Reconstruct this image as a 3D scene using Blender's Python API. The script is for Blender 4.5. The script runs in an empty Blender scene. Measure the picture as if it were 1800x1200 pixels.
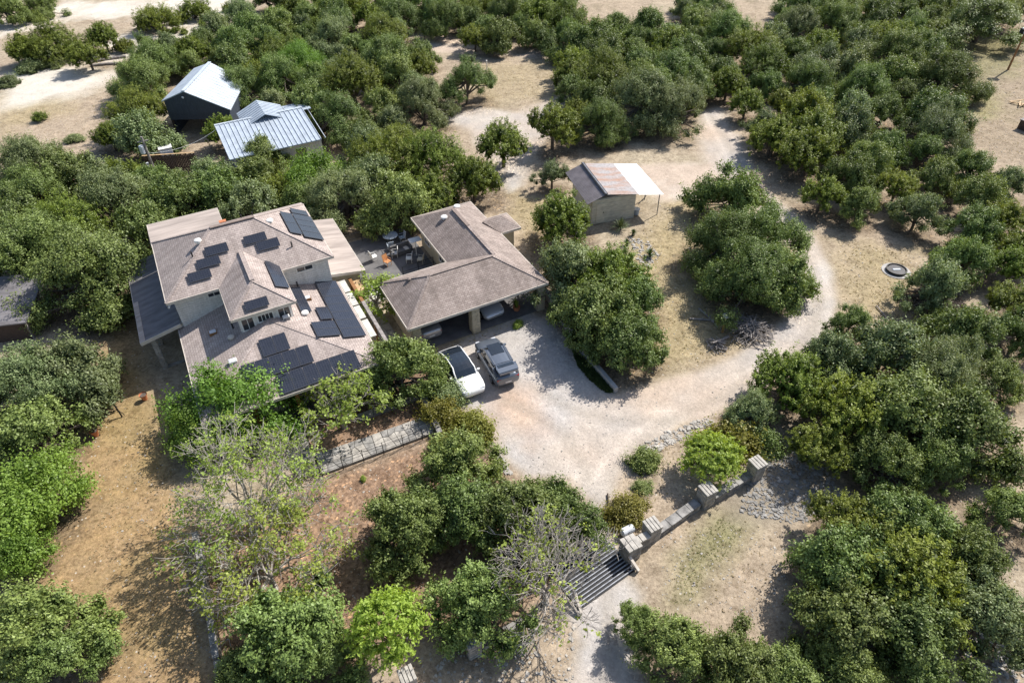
import bpy, math, random
import numpy as np
from mathutils import Vector, Matrix, noise as mnoise

random.seed(7)
rad = math.radians
scene = bpy.context.scene
COL = scene.collection

# ------------------------------------------------------------------ camera, light, exposure
CAM_H = 33.0
FPX = 1205.0 / 1800.0
TH = rad(41.4); ROLL = rad(1.25)
cam_d = bpy.data.cameras.new('camera'); cam = bpy.data.objects.new('camera', cam_d); COL.objects.link(cam)
cam_d.sensor_width = 36.0; cam_d.lens = 36.0 * FPX
cam_d.clip_start = 0.5; cam_d.clip_end = 6000
fw = Vector((0, math.cos(TH), -math.sin(TH))); rt0 = Vector((1, 0, 0)); up0 = rt0.cross(fw)
c_, s_ = math.cos(ROLL), math.sin(ROLL)
RT = rt0 * c_ - up0 * s_; UP = up0 * c_ + rt0 * s_
M = Matrix((RT, UP, -fw)).transposed().to_4x4(); M.translation = (0, 0, CAM_H)
cam.matrix_world = M
scene.camera = cam

SUN_AZ = rad(50); SUN_EL = rad(46)
world = bpy.data.worlds.new('World'); scene.world = world; world.use_nodes = True
wn = world.node_tree.nodes; wn.clear()
sky = wn.new('ShaderNodeTexSky'); sky.sky_type = 'NISHITA'; sky.sun_disc = False
sky.sun_elevation = SUN_EL; sky.sun_rotation = SUN_AZ; sky.dust_density = 1.6; sky.air_density = 1.0
bg = wn.new('ShaderNodeBackground'); bg.inputs['Strength'].default_value = 0.1
wo = wn.new('ShaderNodeOutputWorld')
world.node_tree.links.new(sky.outputs[0], bg.inputs[0]); world.node_tree.links.new(bg.outputs[0], wo.inputs[0])
sd = bpy.data.lights.new('sun', 'SUN'); sd.energy = 4.4; sd.angle = rad(0.5); sd.color = (1.0, 0.955, 0.89)
sun = bpy.data.objects.new('sun', sd); COL.objects.link(sun)
to_sun = Vector((math.sin(SUN_AZ) * math.cos(SUN_EL), math.cos(SUN_AZ) * math.cos(SUN_EL), math.sin(SUN_EL)))
sun.rotation_euler = to_sun.to_track_quat('Z', 'Y').to_euler(); sun.location = (60, 60, 80)
scene.view_settings.view_transform = 'Standard'; scene.view_settings.look = 'None'
scene.view_settings.exposure = 0.62; scene.view_settings.gamma = 1.0
scene.view_settings.use_curve_mapping = False

# ------------------------------------------------------------------ survey helpers
def G(px, py, z=0.0):
    """point at height z that the photograph shows at pixel px,py (1800 x 1200)"""
    d = fw + RT * ((px - 900) / 1205.0) - UP * ((py - 600) / 1205.0)
    t = (z - CAM_H) / d.z
    return Vector((d.x * t, d.y * t, z))
def pole_height(bx, by, tx, ty):
    b = G(bx, by); best = (1e9, 3)
    for i in range(5, 150):
        z = i * 0.1; e = (G(tx, ty, z) - b).xy.length
        if e < best[0]: best = (e, z)
    return b, best[1]
HO = Vector((-22.644, 35.693, 0)); HR = rad(27)      # origin and rotation of the house grid
HA = Vector((math.cos(HR), math.sin(HR), 0)); HB = Vector((-math.sin(HR), math.cos(HR), 0))
def W(u, v, z=0.0): return HO + HA * u + HB * v + Vector((0, 0, z))

# ------------------------------------------------------------------ materials
def nmat(name, rough=0.8, metallic=0.0, spec=0.3):
    m = bpy.data.materials.new(name); m.use_nodes = True
    nt = m.node_tree; b = nt.nodes['Principled BSDF']
    b.inputs['Roughness'].default_value = rough; b.inputs['Metallic'].default_value = metallic
    b.inputs['Specular IOR Level'].default_value = spec
    return m, nt, b
def N(nt, t, **kw):
    n = nt.nodes.new(t)
    for k, v in kw.items():
        if k in n.inputs: n.inputs[k].default_value = v
        else: setattr(n, k, v)
    return n
def c4(c): return (c[0], c[1], c[2], 1)
def mixc(nt, a, b, f, mode='MIX'):
    n = nt.nodes.new('ShaderNodeMix'); n.data_type = 'RGBA'; n.blend_type = mode
    for s, v in ((0, f), (6, a), (7, b)):
        if isinstance(v, (int, float)): n.inputs[s].default_value = v
        elif isinstance(v, tuple): n.inputs[s].default_value = c4(v)
        else: nt.links.new(v, n.inputs[s])
    return n.outputs[2]
def ramp(nt, src, stops):
    r = nt.nodes.new('ShaderNodeValToRGB'); nt.links.new(src, r.inputs[0])
    el = r.color_ramp.elements
    while len(el) > 1: el.remove(el[0])
    el[0].position = stops[0][0]; el[0].color = c4(stops[0][1])
    for p, c in stops[1:]:
        e = el.new(p); e.color = c4(c)
    return r.outputs[0]
def noise_col(nt, scale, c1, c2, detail=4, coord='Object', lo=0.35, hi=0.65, rough=0.6, stretch=None):
    tc = nt.nodes.new('ShaderNodeTexCoord'); src = tc.outputs[coord]
    if stretch:
        mp = nt.nodes.new('ShaderNodeMapping'); mp.inputs['Scale'].default_value = stretch
        nt.links.new(src, mp.inputs[0]); src = mp.outputs[0]
    n = N(nt, 'ShaderNodeTexNoise', Scale=scale, Detail=detail, Roughness=rough); nt.links.new(src, n.inputs['Vector'])
    return ramp(nt, n.outputs[0], [(lo, c1), (hi, c2)]), n.outputs[0]
def simple(name, col, rough=0.7, var=0.18, scale=3.0, metallic=0.0, spec=0.3, bump=0.0, stretch=None):
    m, nt, b = nmat(name, rough, metallic, spec)
    d = tuple(x * (1 - var) for x in col); l = tuple(min(1, x * (1 + var)) for x in col)
    o, f = noise_col(nt, scale, d, l, 5, stretch=stretch)
    nt.links.new(o, b.inputs['Base Color'])
    if bump:
        bp = N(nt, 'ShaderNodeBump', Strength=bump, Distance=0.05); nt.links.new(f, bp.inputs['Height']); nt.links.new(bp.outputs[0], b.inputs['Normal'])
    return m
def brickmat(name, c1, c2, mortar, bw, rh, ms=0.012, rough=0.9, weather=(0.75, 1.15), wscale=0.7, off=0.5, bump=0.6):
    m, nt, b = nmat(name, rough, 0, 0.2)
    uv = nt.nodes.new('ShaderNodeUVMap')
    br = nt.nodes.new('ShaderNodeTexBrick'); nt.links.new(uv.outputs[0], br.inputs[0])
    br.offset = off
    for k, v in (('Color1', c4(c1)), ('Color2', c4(c2)), ('Mortar', c4(mortar)), ('Scale', 1.0), ('Mortar Size', ms), ('Mortar Smooth', 0.3), ('Bias', 0.0), ('Brick Width', bw), ('Row Height', rh)): br.inputs[k].default_value = v
    o, f = noise_col(nt, wscale, (weather[0],) * 3, (weather[1],) * 3, 6)
    o2, f2 = noise_col(nt, 14, (0.86,) * 3, (1.14,) * 3, 3)
    x = mixc(nt, br.outputs[0], o, 1.0, 'MULTIPLY'); x = mixc(nt, x, o2, 1.0, 'MULTIPLY')
    mp = nt.nodes.new('ShaderNodeMapping'); mp.inputs['Scale'].default_value = (2.2, .22, 1); nt.links.new(uv.outputs[0], mp.inputs[0])
    sn = N(nt, 'ShaderNodeTexNoise', Scale=1.0, Detail=5, Roughness=0.65); nt.links.new(mp.outputs[0], sn.inputs['Vector'])
    x = mixc(nt, x, ramp(nt, sn.outputs[0], [(0.35, (0.84, 0.83, 0.82)), (0.62, (1.08, 1.08, 1.08))]), 1.0, 'MULTIPLY')
    nt.links.new(x, b.inputs['Base Color'])
    bp = N(nt, 'ShaderNodeBump', Strength=bump, Distance=0.02, invert=True); nt.links.new(br.outputs['Fac'], bp.inputs['Height']); nt.links.new(bp.outputs[0], b.inputs['Normal'])
    return m

MT = {}
MT['shingle'] = brickmat('shingle_roof', (0.46, 0.39, 0.355), (0.37, 0.31, 0.285), (0.23, 0.19, 0.175), 0.28, 0.16, 0.012, weather=(0.86, 1.08))
MT['shingle_brown'] = brickmat('shingle_roof_brown', (0.36, 0.30, 0.27), (0.275, 0.225, 0.20), (0.18, 0.145, 0.13), 0.28, 0.16, 0.012, weather=(0.82, 1.12))
MT['roll_roof'] = simple('weathered_roll_roofing', (0.37, 0.315, 0.28), 0.9, 0.22, 0.8, stretch=(0.35, 3, 1))
MT['dark_roof'] = simple('shade_dark_roll_roofing', (0.17, 0.16, 0.165), 0.8, 0.25, 1.2, stretch=(0.5, 2.2, 1))  # dark mottled tone, the shade on these roofs put into the colour
MT['fascia'] = simple('fascia_paint', (0.58, 0.52, 0.45), 0.6, 0.12, 2)
MT['ridge'] = simple('ridge_cap', (0.24, 0.19, 0.165), 0.9, 0.15, 5)
MT['cream'] = brickmat('cream_siding', (0.70, 0.68, 0.65), (0.68, 0.66, 0.63), (0.50, 0.48, 0.46), 6.0, 0.18, 0.010, 0.6, (0.92, 1.05), 1.0, bump=0.8)
MT['buff'] = simple('buff_wall', (0.46, 0.40, 0.29), 0.8, 0.1, 2)
MT['window_glass'] = simple('window_glass', (0.03, 0.035, 0.04), 0.08, 0.2, 3, spec=0.8)
MT['white'] = simple('white_paint', (0.72, 0.71, 0.68), 0.5, 0.06, 5)
MT['white_metal'] = simple('white_metal', (0.62, 0.65, 0.68), 0.4, 0.08, 4, spec=0.5)
MT['panel'] = None
m, nt, b = nmat('solar_cells', 0.16, 0, 0.6)
uv = nt.nodes.new('ShaderNodeUVMap')
br = nt.nodes.new('ShaderNodeTexBrick'); br.offset = 0.0; nt.links.new(uv.outputs[0], br.inputs[0])
for k, v in (('Color1', (0.020, 0.024, 0.036, 1)), ('Color2', (0.026, 0.030, 0.044, 1)), ('Mortar', (0.07, 0.075, 0.09, 1)), ('Scale', 1.0), ('Mortar Size', 0.006), ('Brick Width', 0.155), ('Row Height', 0.155)): br.inputs[k].default_value = v
nt.links.new(br.outputs[0], b.inputs['Base Color']); MT['panel'] = m
MT['panel_frame'] = simple('panel_frame_aluminium', (0.10, 0.105, 0.12), 0.4, 0.05, 4, metallic=0.6)
MT['black'] = simple('black_metal', (0.02, 0.02, 0.022), 0.5, 0.1, 5)
MT['dark_wood'] = simple('dark_stained_wood', (0.075, 0.055, 0.045), 0.85, 0.3, 3, stretch=(1, 1, 6))
MT['wood'] = simple('pale_cedar', (0.52, 0.36, 0.2), 0.7, 0.2, 3)
MT['pale_board'] = simple('pale_painted_board', (0.55, 0.53, 0.48), 0.7, 0.15, 3)
MT['brown_wood'] = simple('brown_beam', (0.26, 0.13, 0.055), 0.7, 0.2, 3)
MT['orange_wood'] = simple('orange_cedar_post', (0.55, 0.26, 0.11), 0.7, 0.2, 6)
MT['grey_wood'] = simple('grey_weathered_wood', (0.27, 0.245, 0.23), 0.9, 0.35, 4, bump=0.3)
MT['terracotta'] = simple('terracotta', (0.5, 0.19, 0.09), 0.8, 0.15, 6)
MT['limestone'] = simple('limestone', (0.37, 0.345, 0.31), 0.9, 0.28, 2.5, bump=0.4)
MT['limestone_grey'] = simple('grey_limestone', (0.26, 0.25, 0.235), 0.9, 0.35, 2.5, bump=0.4)
MT['limestone_pale'] = simple('pale_limestone', (0.41, 0.385, 0.345), 0.9, 0.2, 4, bump=0.4)
MT['mortar'] = simple('dark_joint', (0.19, 0.175, 0.16), 0.95, 0.2, 5)
MT['concrete'] = simple('concrete', (0.40, 0.385, 0.37), 0.85, 0.15, 1.5, bump=0.2)
MT['concrete_dark'] = simple('shade_darkened_concrete', (0.14, 0.135, 0.135), 0.85, 0.2, 1.2)  # darkened so the courtyard slab carries its shade in the colour
MT['brick_red'] = brickmat('red_brick', (0.36, 0.16, 0.1), (0.28, 0.12, 0.075), (0.3, 0.25, 0.2), 0.22, 0.08)
MT['steel'] = simple('grey_steel_pipe', (0.20, 0.205, 0.22), 0.45, 0.25, 4, metallic=0.3)
MT['pipe_grey'] = simple('grey_painted_pipe', (0.34, 0.35, 0.38), 0.6, 0.3, 4)
MT['rust'] = None
m, nt, b = nmat('rusty_corrugated_metal', 0.6, 0.2, 0.3)
o, f = noise_col(nt, 0.9, (0.30, 0.285, 0.29), (0.30, 0.185, 0.135), 7, lo=0.42, hi=0.66, stretch=(0.5, 2.0, 1))
o2, f2 = noise_col(nt, 5, (0.85,) * 3, (1.15,) * 3, 4)
nt.links.new(mixc(nt, o, o2, 1.0, 'MULTIPLY'), b.inputs['Base Color']); MT['rust'] = m
MT['rust_dark'] = simple('dark_corrugated_metal', (0.235, 0.21, 0.215), 0.6, 0.18, 1.2, metallic=0.2)
MT['galv'] = simple('galvanised_roof', (0.40, 0.455, 0.52), 0.55, 0.12, 1.3, metallic=0.1, spec=0.3)
MT['galv_white'] = simple('white_metal_roof', (0.50, 0.535, 0.57), 0.45, 0.06, 1.3, metallic=0.1, spec=0.4)
MT['galv_rib'] = simple('galvanised_rib', (0.48, 0.53, 0.585), 0.5, 0.1, 1.3)
MT['navy'] = simple('dark_slate_metal_siding', (0.055, 0.068, 0.09), 0.5, 0.12, 2)
MT['siding_cream'] = simple('pale_lap_siding', (0.60, 0.56, 0.46), 0.75, 0.18, 1.6, stretch=(1, 1, 3))
MT['bark'] = simple('grey_bark', (0.12, 0.098, 0.082), 0.95, 0.35, 5, bump=0.5)
MT['pale_bark'] = simple('pale_bark', (0.36, 0.325, 0.29), 0.9, 0.25, 6, bump=0.3)
MT['rubber'] = simple('rubber', (0.02, 0.02, 0.02), 0.9, 0.1, 5)
MT['rim'] = simple('wheel_rim', (0.45, 0.46, 0.48), 0.3, 0.05, 5, metallic=0.8)
MT['tail_red'] = simple('tail_lamp_red', (0.42, 0.02, 0.015), 0.25, 0.05, 5, spec=0.6)
MT['lamp_clear'] = simple('head_lamp_clear', (0.6, 0.62, 0.66), 0.15, 0.05, 5, spec=0.8)
MT['car_glass'] = simple('tinted_car_glass', (0.018, 0.025, 0.035), 0.06, 0.2, 1.2, spec=0.9)
MT['leather'] = simple('tan_car_interior', (0.30, 0.22, 0.15), 0.8, 0.2, 4)
def carpaint(name, col, metallic):
    m, nt, b = nmat(name, 0.32, metallic, 0.5)
    b.inputs['Base Color'].default_value = c4(col); b.inputs['Coat Weight'].default_value = 0.7; b.inputs['Coat Roughness'].default_value = 0.08
    return m
MT['paint_white'] = carpaint('pearl_white_paint', (0.80, 0.80, 0.79), 0.0)
MT['paint_grey'] = carpaint('grey_metallic_paint', (0.15, 0.175, 0.215), 0.45)
MT['paint_silver'] = carpaint('silver_paint', (0.46, 0.46, 0.47), 0.5)
MT['paint_pale'] = carpaint('pale_silver_paint', (0.62, 0.64, 0.67), 0.3)

def leafmat(name, c_lo, c_hi, trans=0.2, objvar=0.22):
    m = bpy.data.materials.new(name); m.use_nodes = True; nt = m.node_tree; nt.nodes.clear()
    at = N(nt, 'ShaderNodeAttribute', attribute_name='leafvar')
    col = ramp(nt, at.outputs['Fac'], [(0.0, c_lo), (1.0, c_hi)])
    oi = nt.nodes.new('ShaderNodeObjectInfo')
    w = nt.nodes.new('ShaderNodeHueSaturation'); nt.links.new(col, w.inputs['Color'])
    mr = N(nt, 'ShaderNodeMapRange'); nt.links.new(oi.outputs['Random'], mr.inputs[0]); mr.inputs[3].default_value = 1 - objvar; mr.inputs[4].default_value = 1 + objvar
    nt.links.new(mr.outputs[0], w.inputs['Value'])
    mr2 = N(nt, 'ShaderNodeMapRange'); mm = N(nt, 'ShaderNodeMath', operation='FRACT'); m3 = N(nt, 'ShaderNodeMath', operation='MULTIPLY'); m3.inputs[1].default_value = 7.3
    nt.links.new(oi.outputs['Random'], m3.inputs[0]); nt.links.new(m3.outputs[0], mm.inputs[0]); nt.links.new(mm.outputs[0], mr2.inputs[0])
    mr2.inputs[3].default_value = 0.485; mr2.inputs[4].default_value = 0.512; nt.links.new(mr2.outputs[0], w.inputs['Hue'])
    pb = nt.nodes.new('ShaderNodeBsdfPrincipled'); pb.inputs['Roughness'].default_value = 0.5; pb.inputs['Specular IOR Level'].default_value = 0.35
    tr = nt.nodes.new('ShaderNodeBsdfTranslucent'); mx = nt.nodes.new('ShaderNodeMixShader'); mx.inputs[0].default_value = trans
    nt.links.new(w.outputs[0], pb.inputs['Base Color'])
    tc = mixc(nt, w.outputs[0], (1.25, 1.2, 0.5), 1.0, 'MULTIPLY'); nt.links.new(tc, tr.inputs[0])
    nt.links.new(pb.outputs[0], mx.inputs[1]); nt.links.new(tr.outputs[0], mx.inputs[2])
    out = nt.nodes.new('ShaderNodeOutputMaterial'); nt.links.new(mx.outputs[0], out.inputs[0])
    return m
LEAF = {
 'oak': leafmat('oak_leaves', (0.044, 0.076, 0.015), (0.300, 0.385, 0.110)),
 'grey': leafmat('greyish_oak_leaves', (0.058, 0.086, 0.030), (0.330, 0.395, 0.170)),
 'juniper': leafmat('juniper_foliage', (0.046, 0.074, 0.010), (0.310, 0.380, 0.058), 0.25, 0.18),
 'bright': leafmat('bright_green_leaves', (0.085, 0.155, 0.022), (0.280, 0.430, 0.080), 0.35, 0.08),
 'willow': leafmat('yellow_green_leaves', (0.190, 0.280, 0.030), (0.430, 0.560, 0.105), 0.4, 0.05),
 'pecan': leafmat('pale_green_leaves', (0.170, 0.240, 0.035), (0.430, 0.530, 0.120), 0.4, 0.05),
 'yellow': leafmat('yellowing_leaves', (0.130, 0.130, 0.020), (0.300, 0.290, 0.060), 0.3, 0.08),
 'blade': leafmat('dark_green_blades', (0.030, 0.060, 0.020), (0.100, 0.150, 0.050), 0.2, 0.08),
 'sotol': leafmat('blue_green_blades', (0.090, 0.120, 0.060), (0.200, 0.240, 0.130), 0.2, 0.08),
}

# ------------------------------------------------------------------ mesh builder
class MB:
    def __init__(self): self.v = []; self.f = []
    def add(self, vs, fs):
        o = len(self.v); self.v += [tuple(p) for p in vs]; self.f += [tuple(i + o for i in f) for f in fs]; return self
    def box(self, x0, x1, y0, y1, z0, z1):
        return self.add([(x0, y0, z0), (x1, y0, z0), (x1, y1, z0), (x0, y1, z0), (x0, y0, z1), (x1, y0, z1), (x1, y1, z1), (x0, y1, z1)],
                        [(0, 3, 2, 1), (4, 5, 6, 7), (0, 1, 5, 4), (1, 2, 6, 5), (2, 3, 7, 6), (3, 0, 4, 7)])
    def obox(self, c, sx, sy, sz, rz=0.0, tilt=0.0):
        R = Matrix.Rotation(rz, 3, 'Z') @ Matrix.Rotation(tilt, 3, 'X'); c = Vector(c); vs = []
        for z in (-.5, .5):
            for x, y in ((-.5, -.5), (.5, -.5), (.5, .5), (-.5, .5)): vs.append(c + R @ Vector((x * sx, y * sy, z * sz)))
        return self.add(vs, [(0, 3, 2, 1), (4, 5, 6, 7), (0, 1, 5, 4), (1, 2, 6, 5), (2, 3, 7, 6), (3, 0, 4, 7)])
    def prism(self, pts, z0, z1):
        n = len(pts); zz0 = z0 if hasattr(z0, '__len__') else [z0] * n; zz1 = z1 if hasattr(z1, '__len__') else [z1] * n
        a = sum(pts[i][0] * pts[(i + 1) % n][1] - pts[(i + 1) % n][0] * pts[i][1] for i in range(n))
        if a < 0: pts = pts[::-1]; zz0 = zz0[::-1]; zz1 = zz1[::-1]
        vs = [(p[0], p[1], z) for p, z in zip(pts, zz0)] + [(p[0], p[1], z) for p, z in zip(pts, zz1)]
        return self.add(vs, [tuple(range(n))[::-1], tuple(range(n, 2 * n))] + [(i, (i + 1) % n, n + (i + 1) % n, n + i) for i in range(n)])
    def slab(self, pts, t=0.12):
        n = len(pts); vs = [tuple(p) for p in pts] + [(p[0], p[1], p[2] - t) for p in pts]
        return self.add(vs, [tuple(range(n)), tuple(range(n, 2 * n))[::-1]] + [(i, n + i, n + (i + 1) % n, (i + 1) % n) for i in range(n)])
    def beam(self, p, q, w, h):
        p = Vector(p); q = Vector(q); d = (q - p).normalized(); s = Vector((0, 0, 1)).cross(d)
        s = s.normalized() if s.length > 1e-3 else Vector((1, 0, 0)); t = d.cross(s)
        vs = [e + s * a * w / 2 + t * b * h / 2 for e in (p, q) for a, b in ((-1, -1), (1, -1), (1, 1), (-1, 1))]
        return self.add(vs, [(0, 1, 2, 3), (7, 6, 5, 4), (0, 4, 5, 1), (1, 5, 6, 2), (2, 6, 7, 3), (3, 7, 4, 0)])
    def tube(self, pts, rs, n=8, cap=True):
        pts = [Vector(p) for p in pts]
        if not hasattr(rs, '__len__'): rs = [rs] * len(pts)
        vs = []; ref = Vector((0.31, 0.17, 0.93)) if abs((pts[-1] - pts[0]).normalized().z) < 0.8 else Vector((1, 0.1, 0))
        for i, p in enumerate(pts):
            d = (pts[min(i + 1, len(pts) - 1)] - pts[max(i - 1, 0)]).normalized()
            s = ref.cross(d).normalized(); t = d.cross(s)
            for k in range(n):
                a = 2 * math.pi * k / n; vs.append(p + (s * math.cos(a) + t * math.sin(a)) * rs[i])
        fs = []
        for i in range(len(pts) - 1):
            for k in range(n):
                a, b = i * n + k, i * n + (k + 1) % n; fs.append((a, b, b + n, a + n))
        if cap: fs += [tuple(range(n))[::-1], tuple(range((len(pts) - 1) * n, len(pts) * n))]
        return self.add(vs, fs)
    def disc(self, c, r, z0, z1, n=16, r1=None):
        r1 = r if r1 is None else r1
        return self.tube([(c[0], c[1], z0), (c[0], c[1], z1)], [r, r1], n)
    def loft(self, rings, cap=True):
        n = len(rings[0]); vs = [p for r in rings for p in r]; fs = []
        for i in range(len(rings) - 1):
            for k in range(n):
                a, b = i * n + k, i * n + (k + 1) % n; fs.append((a, a + n, b + n, b))
        if cap: fs += [tuple(range(n)), tuple(range((len(rings) - 1) * n, len(rings) * n))[::-1]]
        return self.add(vs, fs)
    def build(self, name, mat, parent=None, smooth=False, uvs=True, bevel=0.0):
        me = bpy.data.meshes.new(name); me.from_pydata(self.v, [], self.f); me.update()
        if uvs:
            ul = me.uv_layers.new(name='UVMap'); Z = Vector((0, 0, 1))
            for p in me.polygons:
                nrm = p.normal; e1 = Z.cross(nrm)
                e1 = e1.normalized() if e1.length > 0.05 else Vector((1, 0, 0)); e2 = nrm.cross(e1)
                for li in p.loop_indices:
                    co = me.vertices[me.loops[li].vertex_index].co; ul.data[li].uv = (co.dot(e1), co.dot(e2))
        if smooth: me.shade_smooth()
        me.materials.append(mat if not isinstance(mat, str) else MT[mat])
        o = bpy.data.objects.new(name, me); COL.objects.link(o)
        if parent: o.parent = parent
        if bevel:
            bv = o.modifiers.new('bevel', 'BEVEL'); bv.width = bevel; bv.segments = 1
        return o
def tag(o, label=None, cat=None, group=None, kind=None):
    if label: o['label'] = label
    if cat: o['category'] = cat
    if group: o['group'] = group
    if kind: o['kind'] = kind
    return o
def thing(name, label, cat, loc=(0, 0, 0), rz=0.0, group=None):
    o = bpy.data.objects.new(name, None); COL.objects.link(o); o.location = loc; o.rotation_euler = (0, 0, rz)
    o.empty_display_size = 0.3
    return tag(o, label, cat, group)
def inst(name, me, parent=None, loc=(0, 0, 0), rot=(0, 0, 0), scale=None):
    o = bpy.data.objects.new(name, me); COL.objects.link(o); o.parent = parent; o.location = loc; o.rotation_euler = rot
    if scale: o.scale = scale
    return o

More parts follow.
